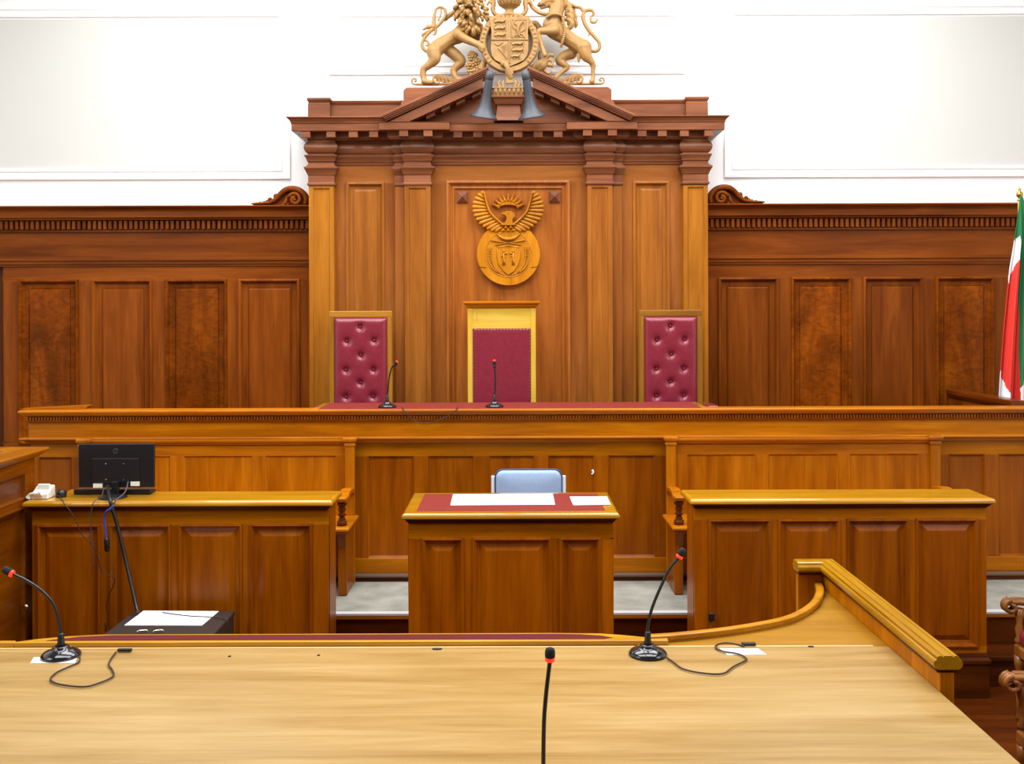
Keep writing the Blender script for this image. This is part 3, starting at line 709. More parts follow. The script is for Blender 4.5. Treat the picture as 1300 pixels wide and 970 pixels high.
# ------------------------------------------------------------------ horn loudspeakers
def horn(sd, lab):
    Y = 8.10; mx = (lambda p: p) if sd < 0 else (lambda p: 1291-p)
    top = Vector((PX(mx(622.5), Y), Y+.0, PZ(98, Y))); bot = Vector((PX(mx(614.5), Y), Y+.075, PZ(147, Y)))
    t = thing('horn_loudspeaker', lab, 'loudspeaker', tuple(bot), 'horn loudspeakers on the pediment')
    ax = bot-top; L = ax.length
    h = MB()
    h.lathe([(.02,0),(.028,.004),(.031,L*.1),(.033,L*.3),(.034,L*.45),(.042,L*.6),(.055,L*.75),(.078,L*.88),(.104,L*.96),(.112,L),(.106,L),(.074,L*.9),(.04,L*.7),(.02,L*.5),(.005,L*.5)], top, ax, 32)
    h.build('horn', M_grey, t)
    d = MB(); d.lathe([(.018,-.05),(.030,-.045),(.032,-.01),(.032,.02),(.026,.024)], top, ax, 24); d.build('driver', M_greydark, t)
    b = MB(); b.box(top.x-.012, top.x+.012, top.y+.02, 8.418, top.z-.09, top.z-.07); b.box(top.x-.012, top.x+.012, 8.408, 8.419, top.z-.093, top.z-.04)
    b.build('mounting_bracket', M_greydark, t)
horn(-1, 'grey horn loudspeaker hanging left of the corbel under the crest')
horn(1, 'grey horn loudspeaker hanging right of the corbel under the crest')

# ------------------------------------------------------------------ carved round emblem
YE = 8.507
em = thing('carved_emblem', 'golden carved emblem of a spread-winged bird over an oval, above the middle chair', 'emblem', (PX(645, YE), YE, PZ(362, YE)))
def Q(u, v): return (PX(590+u/6.927, YE-.03), PZ(230+v/6.927, YE-.03))
def E3(u, v, d): a, b = Q(u, v); return Vector((a, YE-d, b))
disc = MB(); ov = []
for i in range(56):
    a = 2*math.pi*i/56; y = math.sin(a)
    ov.append((386+276*math.cos(a), 640+276*y))
disc.prism([Q(u, v) for u, v in ov], 'Y', YE-.05, YE, 0)
iv = [(386+(u-386)*.74, 640+(v-640)*.74) for u, v in ov]
disc.tube([E3(u, v, .05) for u, v in iv+iv[:1]], .004, 8)
for s_ in (-1, 1): disc.tube([E3(386+s_*262, 752, .05), E3(386+s_*196, 762, .051)], .0025, 6, m=1)
disc.build('oval_disc', [M_emblem, M_hole], em, .006)
for s_ in (-1, 1):
    mu = (lambda u: u) if s_ < 0 else (lambda u: 770-u)
    w = MB()
    wp = [(172,94),(186,130),(200,190),(222,260),(260,316),(330,372),(345,400),(290,436),(233,424),(174,394),(116,340),(90,278),(88,212),(114,144),(152,106)]
    w.prism([Q(mu(u), v) for u, v in wp], 'Y', YE-.054, YE-.004)
    ends = [(150,92),(118,112),(92,145),(74,185),(68,225),(70,265),(80,305),(100,342),(128,375),(160,402),(196,424),(232,440),(270,446)]
    roots = [(174,120),(178,150),(184,180),(190,208),(198,234),(208,258),(222,282),(238,304),(258,326),(280,348),(300,366),(318,384),(336,400)]
    for k, (e, r) in enumerate(zip(ends, roots)):
        a = E3(mu(r[0]), r[1], .064); b = E3(mu(e[0]), e[1], .058)
        w.tube([a, a.lerp(b, .5), a.lerp(b, .88), b], [.009, .0145, .0145, .006], 8, flat=.5)
    w.tube(spline([E3(mu(u), v, .072) for u, v in [(174,96),(196,190),(226,275),(290,345),(352,392)]], 5), .008, 8)
    w.build('wing', M_emblem, em)
bd = MB()
bd.prism([Q(u, v) for u, v in [(322,296),(334,282),(362,270),(412,268),(440,290),(446,318),(436,322),(420,340),(424,366),(452,392),(318,392),(356,366),(372,340),(368,312),(352,300)]], 'Y', YE-.085, YE-.02)
bd.ball(E3(384,292,.085), .004, m=1, nu=8, nv=6)
bd.build('bird_head', [M_emblem, M_hole], em, .005)
sn = MB()
def pol(r, a): return (385+r*math.cos(a), 262-r*math.sin(a))
for k in range(9):
    a = math.pi*(.13+.74*k/8); d = .2
    a0, a1, a2 = E3(*pol(162, a), 0), E3(*pol(84, a+d), 0), E3(*pol(84, a-d), 0); f = Vector((0, -.036, 0))
    mid_ = E3(*pol(100, a), .05)
    sn.add([a0, a1, a2, a0+f*.75, a1+f, a2+f, mid_], [(0,1,2),(0,3,4,1),(2,5,3,0),(1,4,5,2),(3,4,6),(4,5,6),(5,3,6)])
sn.prism([Q(*pol(98, math.pi*(.12+.76*i/16))) for i in range(17)]+[Q(385-84*math.cos(math.pi*i/8), 234-26*math.sin(math.pi*i/8)) for i in range(9)], 'Y', YE-.036, YE)
sn.build('rising_sun', M_emblem, em, .003)
rl = MB()
for (cx, cy, w_) in [(386,388,30),(364,410,30),(408,410,30),(340,434,32),(386,434,32),(432,434,32)]:
    a, b, c, d = E3(cx, cy-16, .08), E3(cx-w_*.75, cy+8, .066), E3(cx+w_*.75, cy+8, .066), E3(cx, cy+2, .092)
    rl.add([a, b, c, d], [(0,1,3),(1,2,3),(2,0,3),(0,2,1)])
rl.tube(spline([E3(280,458,.055), E3(330,500,.066), E3(386,512,.07), E3(440,500,.066), E3(492,458,.055)], 5), lerp_r([.004,.011,.014,.011,.004], 5), 8)
rl.prism([Q(u, v) for u, v in [(290,448),(480,448),(450,492),(386,506),(322,492)]], 'Y', YE-.062, YE-.04)
for a, b in [((230,520),(500,562)),((536,520),(270,562))]: rl.tube([E3(*a, .058), E3(*b, .058)], [.006,.004], 8)
rl.tube(spline([E3(300,580,.056), E3(386,568,.06), E3(476,580,.056)], 5), .005, 8)
rl.prism([Q(u, v) for u, v in [(290,590),(340,578),(386,586),(434,578),(484,590),(486,660),(470,730),(430,790),(386,822),(344,790),(304,730),(288,660)]], 'Y', YE-.062, YE-.04)
rl.tube([E3(u, v, .062) for u, v in [(290,590),(340,578),(386,586),(434,578),(484,590),(486,660),(470,730),(430,790),(386,822),(344,790),(304,730),(288,660),(290,590)]], .0035, 6)
for x in (345, 428):                                                  # two figures on the shield
    rl.ball(E3(x, 618, .066), .009, nu=10, nv=8); rl.tube([E3(x,632,.064), E3(x,680,.066), E3(x-8,740,.064)], [.008,.009,.005], 8)
    rl.tube([E3(x,680,.066), E3(x+10,740,.064)], [.008,.005], 8); rl.tube(spline([E3(x-20,668,.064), E3(x,642,.068), E3(x+ (386-x)*.8,636,.066)], 4), .005, 7)
for s_ in (-1, 1):                                                    # ears of wheat
    st = spline([E3(386+s_*40,826,.055), E3(386+s_*120,780,.055), E3(386+s_*160,700,.055), E3(386+s_*164,590,.055)], 6)
    rl.tube(st, .0035, 6)
    for i, p in enumerate(st[4:]):
        for w_ in (-1, 1): rl.ball(p+Vector((w_*.011, -.003, .004)), (.006,.006,.011), nu=8, nv=6, rot=Matrix.Rotation(w_*.5, 3, 'Y'))
rl.build('relief_carving', M_emblem, em)

# ------------------------------------------------------------------ dais, steps and carpet
ds = MB(); ds.box(-3.6, 4.6, 7.5, 8.66, 0, .876, 1)
tag(ds.build('raised_dais', W['dark'], None, origin=(0, 8, 0)), 'raised wooden dais behind the long bench, carrying the high-backed chairs', 'platform')
pf = thing('carpeted_platform', 'low platform with grey carpet in front of the long bench', 'platform', (0, 7, 0))
MB().box(-3.45, 4.6, 6.612, 7.49, .0, .392, 1).build('platform_base', W['dark'], pf)
MB().box(-3.45, 4.6, 6.628, 7.49, .3925, .404, 0).build('carpet', M_carpet, pf, .003)
ns = MB(); ns.box(-3.45, 4.6, 6.590, 6.627, .366, .3895, 0); ns.box(-3.45, 4.6, 6.596, 6.627, .3895, .4015, 0); ns.build('edge_nosing', W['bench'][1], pf, .006, 3)
ns = MB(); ns.box(-3.45, 4.6, 6.588, 6.640, .402, .407, 0); ns.box(-3.45, 4.6, 6.588, 6.595, .390, .403, 0); ns.build('metal_edge_strip', M_nosing, pf, .002)
for k, (a, b) in enumerate([(-1.02, -.66), (.66, 1.0), (2.95, 4.6)]):
    s = MB(); s.box(a, b, 6.38, 6.611, 0, .165, 1); s.box(a, b, 6.355, 6.611, .165, .194, 1); s.build('step', W['dark'], pf, .006)

# ------------------------------------------------------------------ judges' bench
YJ = 7.44
BX0, BX1 = PX(22, 7.36)+.04, 4.55
bn = thing('judges_bench', 'long honey wood bench screen with red leather desk top spanning the room', 'bench', (0, YJ, .408))
WB, WF = W['bench'], W['front']
RWT = W['top']
zb = lambda y, Y: PZ(y, Y)
zt = 1.645
cap = MB()
cap.sweep([(BX0, 7.62, 0), (BX0, 7.40, 0), (BX1, 7.40, 0)], [(-.12, zt-.046), (.0, zt-.046), (.006, zt-.042), (.02, zt-.04), (.03, zt-.028), (.036, zt-.018), (.04, zt-.016), (.04, zt-.004), (.036, zt), (-.12, zt)], m=1)
cap.build('top_capping', W['ledge'], bn, .002)
dn = MB(); dn.box(BX0+.01, BX1, 7.404, 7.50, zt-.088, zt-.0465, 1)
dentils(dn, BX0+.01, BX1, 7.385, 7.41, zt-.076, zt-.05, .0213, .55, 0)
dn.sweep([(BX0+.01, 7.404, 0), (BX1, 7.404, 0)], [(-.02, zt-.089), (.002, zt-.089), (.01, zt-.082), (.01, zt-.078), (-.02, zt-.078)], m=1)
dn.build('dentil_course', W['front'], bn, .0015)
fa = MB(); fa.box(BX0+.012, BX1, 7.414, 7.50, zb(555, 7.42), zt-.0885, 1); fa.build('fascia_board', WB, bn, .003)
lg = MB(); z0 = zb(563, 7.38); z1 = zb(554.5, 7.36)
lg.sweep([(BX0+.012, 7.62, 0), (BX0+.012, 7.43, 0), (BX1, 7.43, 0)], [(-.05, z0), (.004, z0), (.008, z0+.006), (.02, z0+.01), (.022, z0+.018), (.026, z0+.022), (.05, z0+.034), (.054, z0+.036), (.054, z1-.003), (.05, z1), (-.05, z1)], m=1)
lg.build('lower_ledge', W['ledge'], bn, .002)
fr = MB()
zp1, zp0 = zb(578.5, YJ), zb(708, YJ)
pp = [(48, 90), (466, 524.7), (542.5, 601), (619.3, 678.3), (695.2, 754), (771.5, 831.5), (1204, 1249), (1267, 1312), (1330, 1375)]
op = [(PX(a, YJ), PX(b, YJ), zp0, zp1) for a, b in pp]
frame_front(fr, BX0+.015, BX1, .455, z0+.003, YJ, op, .03)
fr.box(BX0+.015, BX1, YJ+.029, 7.499, .455, z0, 0)
fr.build('panel_frame', [W['stile'][0], W['bench'][1]], bn, .003)
for o in op:
    q = MB(); q.nested(*o, YJ, FLAT, 0); q.build('flat_panel', WF[0], bn)
pl = MB(); pl.box(BX0+.02, BX1, 7.425, 7.46, .456, zb(708.5, 7.43), 1); pl.build('skirting', WB, bn, .003)
pl = MB(); pl.box(BX0+.02, BX1, 7.36, 7.499, .436, .4545, 0); pl.build('plinth_edge', M_skirt, bn, .004)
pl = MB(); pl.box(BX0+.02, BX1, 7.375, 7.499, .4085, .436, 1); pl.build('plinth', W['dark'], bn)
# desk top in the middle
dx0, dx1 = -1.455, 1.42
dt = MB(); dt.stack(dx0, dx1, 7.50, 7.90, [(-.012, zt-.04), (-.01, zt-.03), (.0, zt-.024), (.0, zt-.002), (-.003, zt+.0005)], 1); D = dt.build('desk_top', W['top'], bn)
dl = MB(); dl.stack(-1.405, 1.37, 7.415, 7.885, [(0, zt-.004), (0, zt+.0015), (-.003, zt+.003)], 0); dl.build('leather_inlay', M_inlay, D)
sl = MB()
for x in (-1.3, -.45, .45, 1.25): sl.box(x-.03, x+.03, 7.503, 7.86, zt-.3, zt-.041)
sl.build('desk_bracket', W['dark'][0], bn)
# low sloping board lying on the left end
lb = MB(); lb.prism([(PX(26, 7.5), zt+.001), (PX(110, 7.5), zt+.001), (PX(112, 7.5), zt+.022), (PX(108, 7.5), zt+.024), (PX(50, 7.5), zt+.010)], 'Y', 7.47, 7.58, 0)
tag(lb.build('wooden_wedge', WB[1], None, .002, origin=(-3.3, 7.52, zt+.001)), 'thin sloping wooden board lying on the left end of the long bench', 'board')
# return rail on the right, up to the wall
rr = thing('side_rail', 'dark moulded rail running back from the bench to the wall beside the flag', 'rail', (3.72, 8.0, .877))
s = MB(); s.box(3.69, 3.75, 7.52, 8.66, .8775, 1.60, 0); s.build('rail_panel', W['wing'], rr)
s = MB(); s.sweep([(3.72, 8.66, 0), (3.72, 7.53, 0)], [(-.05, 1.6), (.02, 1.6), (.03, 1.615), (.05, 1.635), (.055, 1.645), (.055, 1.672), (.05, 1.68), (-.05, 1.68)]); s.build('rail_cap', wood('rail_wood', col(70,28,2), col(98,42,4), col(120,56,8), 'Y'), rr, .003)

# ------------------------------------------------------------------ counsel pews fixed before the bench
def pew(side):
    xa, xb = (-3.07, -1.165) if side < 0 else (1.135, 3.03)
    lab = ('wooden pew with panelled back behind the left side desk' if side < 0 else 'wooden pew with panelled back behind the right side desk')
    t = thing('pew', lab, 'pew', ((xa+xb)/2, 7.2, .408), 'pews along the bench')
    Yk = 7.36
    pp = [(128, 215.5), (232, 320), (336, 426.5)] if side < 0 else [(871, 958.5), (974.5, 1063), (1078, 1166)]
    op = [(PX(a, Yk), PX(b, Yk), .92, PZ(577.5, Yk)) for a, b in pp]
    m = MB(); frame_front(m, xa, xb, .84, 1.392, Yk, op, .014); m.box(xa, xb, Yk+.0135, 7.37, .84, 1.392, 0)
    m.build('back_frame', W['seatwood'], t, .003)
    for o in op: q = MB(); q.nested(*o, Yk, [(-.003,-.001),(0,.002),(.006,-.004),(.010,-.009),(.012,-.011)], 0); q.build('back_panel', W['seatwood'][0], t)
    c = MB(); c.sweep([(xa, Yk, 0), (xb, Yk, 0)], [(-.012, PZ(563.5, Yk)), (.01, PZ(563.5, Yk)), (.014, PZ(561.5, Yk)), (.026, PZ(560, Yk)), (.03, PZ(558.5, Yk)), (.03, PZ(556.8, Yk)), (-.0, PZ(556.8, Yk))], m=1)
    c.build('back_cap', W['ledge'], t)
    st = MB(); st.box(xa-.04, xb+.04, 6.92, 7.36, .845, .865, 1); st.box(xa-.06, xb+.06, 6.89, 7.36, .864, .89, 1); st.build('seat', W['seatwood'], t, .012, 3)
    for e, x in ((-1, xa), (1, xb)):
        p = MB(); p.box(x-.034, x+.034, 7.325, 7.355, .409, PZ(567, 7.33), 0)
        p.stack(x-.034, x+.034, 7.325, 7.355, [(0, PZ(567, 7.33)), (.006, PZ(565.5, 7.33)), (.006, PZ(563, 7.33)), (.0, PZ(562, 7.33)), (.014, PZ(560, 7.33)), (.016, PZ(557, 7.33)), (.012, PZ(554.8, 7.33))], 0)
        p.build('post', W['seatwood'], t, .003)
        en = MB(); en.prism([(7.0, .409), (7.0, .74), (6.97, .80), (6.95, .845), (7.35, .845), (7.35, .409)], 'X', x-.03, x+.03); en.build('end_panel', W['front'][0], t, .004)
        ar = MB(); pts = [(7.33, 1.085), (7.26, 1.10), (7.18, 1.108), (7.10, 1.10), (7.04, 1.085), (6.99, 1.082), (6.955, 1.09), (6.935, 1.082), (6.945, 1.056), (6.985, 1.044), (7.05, 1.05), (7.12, 1.066), (7.20, 1.072), (7.27, 1.062), (7.33, 1.04)]
        ar.prism(pts, 'X', x-.036, x+.036); ar.build('armrest', W['seatwood'][1], t, .008, 3)
        sp = MB(); sp.lathe([(.030,0),(.034,.008),(.034,.03),(.022,.036),(.026,.044),(.020,.052),(.019,.066),(.030,.074),(.018,.084),(.022,.10),(.026,.112),(.020,.128),(.030,.140),(.034,.146),(.03,.158)], (x, 6.99, .889), n=20)
        sp.build('turned_spindle', W['dark'][0], t)
pew(-1); pew(1)

# ------------------------------------------------------------------ desks
def nose_top(x0, x1, y0, y1, z):
    m = MB(); q = [(.0-.021*(1-math.cos(t)), z-.021+.021*math.sin(t)) for t in [math.pi/2*i/7 for i in range(8)]]
    m.stack(x0, x1, y0, y1, [(-.006, z-.033), (.0, z-.028)]+q, 1)
    return m
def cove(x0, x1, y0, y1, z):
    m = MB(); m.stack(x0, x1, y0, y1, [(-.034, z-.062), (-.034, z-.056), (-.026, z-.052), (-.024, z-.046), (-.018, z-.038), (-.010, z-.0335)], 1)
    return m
def desk(name, lab, cat, group, x0, x1, yf, yb, z, pxs, zp0, ztop_px, zfoot, yface):
    t = thing(name, lab, cat, ((x0+x1)/2, (yf+yb)/2, 0), group)
    tp = nose_top(x0, x1, yf, yb, z).build('desk_top', W['top'], t)
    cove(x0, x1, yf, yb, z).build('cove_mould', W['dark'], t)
    op = [(PX(a, yface), PX(b, yface), zp0, PZ(ztop_px, yface)) for a, b in pxs]
    b0, b1 = x0+.034, x1-.034
    m = MB(); frame_front(m, b0, b1, zfoot, z-.0615, yface, op, .03); m.box(b0, b1, yface+.029, yb-.034, .002, z-.0615, 0)
    m.build('carcass', [W['stile'][0], W['bench'][1]], t, .003)
    for o in op: q = MB(); q.nested(*o, yface, FIELD, 0); q.build('raised_panel', W['front'][0], t)
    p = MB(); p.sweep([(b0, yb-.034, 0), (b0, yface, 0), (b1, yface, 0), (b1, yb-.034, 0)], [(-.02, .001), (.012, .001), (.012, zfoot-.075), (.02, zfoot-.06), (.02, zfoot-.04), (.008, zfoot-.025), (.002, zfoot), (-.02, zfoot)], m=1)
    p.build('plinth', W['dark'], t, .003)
    return t, tp
ZS = 1.215
desk('side_desk', 'long panelled wooden desk on the left carrying the monitor', 'desk', 'side desks', -2.945, -1.083, 6.15, 6.5, ZS, [(47.5,125),(139,214.5),(227,305),(318,394)], .31, 665.5, .27, 6.2)
desk('side_desk', 'long panelled wooden desk on the right with a bare top', 'desk', 'side desks', 1.066, 2.902, 6.15, 6.5, ZS, [(900,976),(988.5,1063.7),(1075.5,1151),(1163,1238.5)], .31, 661.5, .27, 6.2)
ZT = 1.203
ct, ctop = desk('clerk_table', 'panelled wooden table with red leather top in the centre', 'desk', None, -.63, .608, 5.80, 6.485, ZT, [(536,586),(600.5,697.5),(711,760)], .3, 684, .25, 5.85)
q = MB(); q.stack(-.552, .53, 5.872, 6.425, [(0, ZT-.004), (0, ZT+.0012), (-.002, ZT+.002)]); q.build('leather_inlay', M_inlay, ctop)
def sheet(name, pts, z, lab, cat, mat, group=None, th=.0016):
    c = sum((Vector((p[0], p[1], z)) for p in pts), Vector())/len(pts)
    m = MB(); m.prism(pts, 'Z', z, z+th)
    return tag(m.build(name, mat, None, origin=c), lab, cat, group)
def onz(px, py, z): Y = (ZC-z)*F/(py-395); return (PX(px, Y), Y)
zl = ZT+.0035
sheet('paper_sheet', [onz(571,641.3,zl), onz(703.8,641,zl), onz(701,627.4,zl), onz(574.5,627.6,zl)], zl, 'wide white sheet of papers on the red leather table top', 'paper', M_paperplain, 'papers on the centre table')
sheet('paper_sheet', [onz(727,641.7,zl), onz(774.5,641.3,zl), onz(769.7,631,zl), onz(722.5,631.2,zl)], zl, 'small white sheet on the right corner of the red leather table', 'paper', M_paperplain, 'papers on the centre table')

# ------------------------------------------------------------------ high-backed chairs
ZD = .8775
def tufted_chair(cx, lab):
    Y = 8.2; w = .252
    t = thing('tufted_chair', lab, 'chair', (cx, 7.95, ZD), 'tufted high-backed chairs')
    zt = 2.355
    f = MB(); WC = W['tower']
    f.box(cx-w, cx-w+.04, Y, Y+.05, ZD, zt-.04, 0); f.box(cx+w-.04, cx+w, Y, Y+.05, ZD, zt-.04, 0)
    f.box(cx-w, cx+w, Y, Y+.05, zt-.052, zt, 1); f.box(cx-w, cx+w, Y, Y+.05, 1.28, 1.36, 1); f.box(cx-w+.03, cx+w-.03, Y+.03, Y+.045, 1.3, zt-.03, 0)
    f.build('back_frame', W['chairframe'], t, .005)
    # padded back with pulled-in buttons
    bx0, bx1, bz0, bz1 = cx-.215, cx+.215, 1.36, zt-.05
    sc = Y/F
    btn = [(372,223),(262,338),(487,333),(378,455),(255,575),(482,573),(372,680),(255,797),(478,793),(372,905),(255,1020),(478,1016)]
    bt = [(cx+((u-374)/6.467)*sc, zt-((v-92)/6.467)*sc) for u, v in btn]
    nx, nz = 46, 96; p = MB(); vs = []
    for j in range(nz+1):
        for i in range(nx+1):
            x = bx0+(bx1-bx0)*i/nx; zz = bz0+(bz1-bz0)*j/nz
            e = min(x-bx0, bx1-x, zz-bz0, bz1-zz)
            d = .045*(1-math.exp(-e/.013))
            for (bx, bz) in bt:
                r2 = (x-bx)**2+(zz-bz)**2; d -= .024*math.exp(-r2/.00034)+.013*math.exp(-r2/.0018)
            vs.append((x, Y-d+.012, zz))
    fs = [(j*(nx+1)+i, j*(nx+1)+i+1, (j+1)*(nx+1)+i+1, (j+1)*(nx+1)+i) for j in range(nz) for i in range(nx)]
    p.add(vs, fs, 0, True); pad = p.build('back_pad', M_leather, t)
    for (bx, bz) in bt:
        b = MB(); b.ball((bx, Y-.008, bz), (.010, .007, .010), nu=10, nv=8); b.build('button', M_leather, pad)
    s = MB(); s.box(cx-w+.01, cx+w-.01, 7.62, Y, 1.2, 1.26, 1); s.build('seat_frame', W['seatwood'], t, .006)
    s = MB(); s.box(cx-w+.02, cx+w-.02, 7.63, Y-.02, 1.26, 1.34); s.build('seat_cushion', M_leather, t, .03, 4)
    for x in (cx-w+.04, cx+w-.04):
        l = MB(); l.stack(x-.025, x+.025, 7.64, 7.69, [(-.006, ZD), (0, ZD+.1), (0, 1.2)]); l.build('leg', W['seatwood'][0], t, .004)
    for e in (-1, 1):
        x = cx+e*.29
        a = MB(); a.box(x-.028, x+.028, 7.93, Y+.03, 1.55, 1.58, 0); a.box(x-.02, x+.02, 7.95, 7.99, 1.22, 1.55, 0); a.box(min(cx+e*.24, x), max(cx+e*.24, x), 7.95, 7.99, 1.215, 1.25, 1); a.box(min(cx+e*.24, x+e*.02), max(cx+e*.24, x+e*.02), Y+.005, Y+.04, 1.55, 1.58, 1)
        ar = a.build('armrest', W['seatwood'], t, .005)
        a = MB(); a.box(x-.042, x+.042, 7.92, 8.19, 1.58, 1.613); a.build('arm_pad', M_leather, ar, .014, 3)
tufted_chair(PX(457.6, 8.2), 'tufted maroon leather high-backed chair behind the left end of the leather desk top')
tufted_chair(PX(851.2, 8.2), 'tufted maroon leather high-backed chair behind the right end of the leather desk top')
def chief_chair():
    Y = 8.2; cx = PX(636.8, Y); w = PX(680, Y)-cx
    t = thing('presiding_chair', 'yellow oak high-backed chair with plain studded maroon back in the middle', 'chair', (cx, 7.95, ZD))
    zt = PZ(391, Y); YL = W['yellow']
    f = MB(); zi = PZ(417, Y); wi = .232
    f.box(cx-w, cx-wi, Y, Y+.05, ZD, zt, 0); f.box(cx+wi, cx+w, Y, Y+.05, ZD, zt, 0)
    f.box(cx-wi, cx+wi, Y, Y+.05, zi, PZ(408, Y), 1); f.box(cx-wi, cx+wi, Y+.003, Y+.05, PZ(408, Y)+.001, zt, 1); f.box(cx-wi, cx+wi, Y, Y+.05, 1.26, 1.36, 1)
    f.box(cx-wi+.035-.001, cx-wi+.037, Y-.0005, Y+.04, PZ(408, Y), zt, 0)
    f.box(cx-wi, cx+wi, Y+.03, Y+.045, 1.3, zi, 0)
    f.build('back_frame', YL, t, .002)
    c = MB(); c.stack(cx-w, cx+w, Y-.005, Y+.05, [(.0, zt), (.006, zt+.008), (.01, zt+.012), (.014, zt+.02), (.028, zt+.034), (.034, zt+.038), (.034, zt+.05), (.028, zt+.054)], 1)
    c.build('crest_rail', W['seatwood'], t)
    p = MB(); p.nested(cx-wi, cx+wi, 1.36, zi, Y, [(0, -.02), (0, .004), (.004, .010), (.012, .013), (.03, .015), (.1, .016)], 0)
    pad = p.build('back_pad', M_leather, t, .004, 3)
    st = MB(); z = 1.4
    while z < zi-.01:
        for x in (cx-wi+.009, cx+wi-.009): st.ball((x, Y-.011, z), (.006, .004, .006), nu=8, nv=6)
        z += .026
    x = cx-wi+.009
    while x < cx+wi: st.ball((x, Y-.011, zi-.009), (.006, .004, .006), nu=8, nv=6); x += .0258
    st.build('stud_edging', M_stud, pad)
    s = MB(); s.box(cx-w+.01, cx+w-.01, 7.62, Y, 1.2, 1.26, 1); s.build('seat_frame', YL, t, .006)
    s = MB(); s.box(cx-w+.02, cx+w-.02, 7.63, Y-.02, 1.26, 1.33); s.build('seat_cushion', M_leather, t, .03, 4)
    for x in (cx-w+.04, cx+w-.04):
        l = MB(); l.stack(x-.025, x+.025, 7.64, 7.69, [(-.006, ZD), (0, ZD+.1), (0, 1.2)]); l.build('leg', YL[0], t, .004)
chief_chair()

# ------------------------------------------------------------------ blue clerk chair
def blue_chair():
    Y = 6.87; cx = PX(670.3, Y); zt = PZ(596.2, Y); zf = .4075
    t = thing('clerk_chair', 'blue vinyl chair with white metal frame behind the centre table', 'chair', (cx, Y, zf))
    w = .223; n = 24; p = MB(); rows = []
    outl = []
    for cxs, czs, a0 in [(w-.05, zt-.05, 0), (-w+.05, zt-.05, 90), (-w+.05, zt-.33, 180), (w-.05, zt-.33, 270)]:
        for k in range(7): a = math.radians(a0+15*k); outl.append((cx+cxs+.05*math.cos(a), czs+.05*math.sin(a)))
    cz = zt-.19; N_ = len(outl); vs = []
    for sc, d in [(.94, .04), (1, .03), (1.0, .0), (.97, -.012), (.86, -.022), (.5, -.03), (.02, -.032)]:
        vs += [(cx+(x-cx)*sc, Y+d, cz+(z-cz)*sc) for x, z in outl]
    fs = [(k*N_+i, k*N_+(i+1) % N_, (k+1)*N_+(i+1) % N_, (k+1)*N_+i) for k in range(6) for i in range(N_)]
    p.add(vs, fs, 0, True); p.add(vs[:N_], [list(range(N_))]); p.add(vs[-N_:], [list(range(N_))])
    b = p.build('backrest', M_blue, t)
    e = MB(); e.tube([Vector((x, Y-.004, z)) for x, z in outl+outl[:1]], .006, 8); e.build('piping', M_bluepipe, b)
    s = MB(); s.box(cx-.21, cx+.21, 6.60+.08, 6.85, .84, .90); s.build('seat', M_blue, t, .03, 4)
    for sx in (-1, 1):
        f = MB(); f.box(cx+sx*.236-.014, cx+sx*.236+.014, Y+.0, Y+.03, zf, PZ(604.5, Y)); f.box(cx+sx*.236-.014, cx+sx*.236+.014, 6.67, Y+.03, .80, .835)
        f.box(cx+sx*.236-.014, cx+sx*.236+.014, 6.67, 6.70, zf, .83); f.box(min(cx+sx*.2, cx+sx*.236), max(cx+sx*.2, cx+sx*.236), Y+.005, Y+.025, zt-.2, zt-.17)
        f.build('side_frame', M_whitemetal, t, .004)
blue_chair()

# ------------------------------------------------------------------ monitor, keyboard, mouse, phone and their leads
YM = 6.33
mo = thing('computer_monitor', 'black computer monitor seen from behind on the left desk', 'monitor', (PX(147, YM), YM, ZS))
mx0, mx1 = PX(99, YM), PX(195.5, YM); mz0, mz1 = PZ(617.5, YM), PZ(561.5, YM)
s = MB(); s.box(mx0, mx1, YM-.004, YM+.018, mz0, mz1); s.build('back_shell', M_black, mo, .006, 3)
s = MB(); s.box(mx0+.008, mx1-.008, YM+.018, YM+.02, mz0+.014, mz1-.008); s.build('screen', plain('dark_screen', col(8,9,12), .15), mo)
s = MB(); s.stack(PX(117, YM), PX(176, YM), YM-.01, YM-.003, [(0, PZ(611, YM)), (0, PZ(580, YM))]); hs_ = s.build('rear_housing', plain('rear_housing_black', col(30,30,33), .3), mo, .006, 3)
for u in (134.5, 157):
    for v in (587, 607):
        s = MB(); s.ball((PX(u, YM), YM-.011, PZ(v, YM)), (.003,.002,.003), nu=8, nv=6); s.build('screw', M_chrome, hs_)
for a, b, c, d in ((118.5,130,612,617),(166,177,609.5,615)):
    s = MB(); s.box(PX(a, YM), PX(b, YM), YM-.013, YM-.005, PZ(d, YM), PZ(c, YM)); s.build('sticker', M_ivory, mo)
s = MB(); c = Vector((PX(146.7, YM), YM-.006, PZ(571, YM)))
s.tube([c+Vector((.0145*math.cos(a), 0, .0145*math.sin(a))) for a in [math.pi*(.1+1.8*i/24) for i in range(25)]], .0022, 6)
s.tube(spline([c+Vector((-.005, 0, -.006)), c+Vector((.004, 0, -.005)), c+Vector((.008, 0, .0)), c+Vector((.004, 0, .006)), c+Vector((-.004, 0, .005))], 4), .0013, 6); s.build('round_logo', M_greydark, mo)
s = MB(); s.box(PX(143.5, YM), PX(151.5, YM), YM-.04, YM-.004, ZS+.016, PZ(609, YM)); s.lathe([(.062,0),(.085,.002),(.085,.006),(.05,.012),(.03,.018)], (PX(147, YM), YM-.058, ZS+.0012), n=32); s.build('stand', M_black, mo, .002)
kb = thing('keyboard', 'black keyboard lying behind the monitor stand', 'keyboard', (PX(145, 6.4), 6.42, ZS))
K0, K1 = PX(94.5, 6.42)+.01, PX(193.5, 6.42)
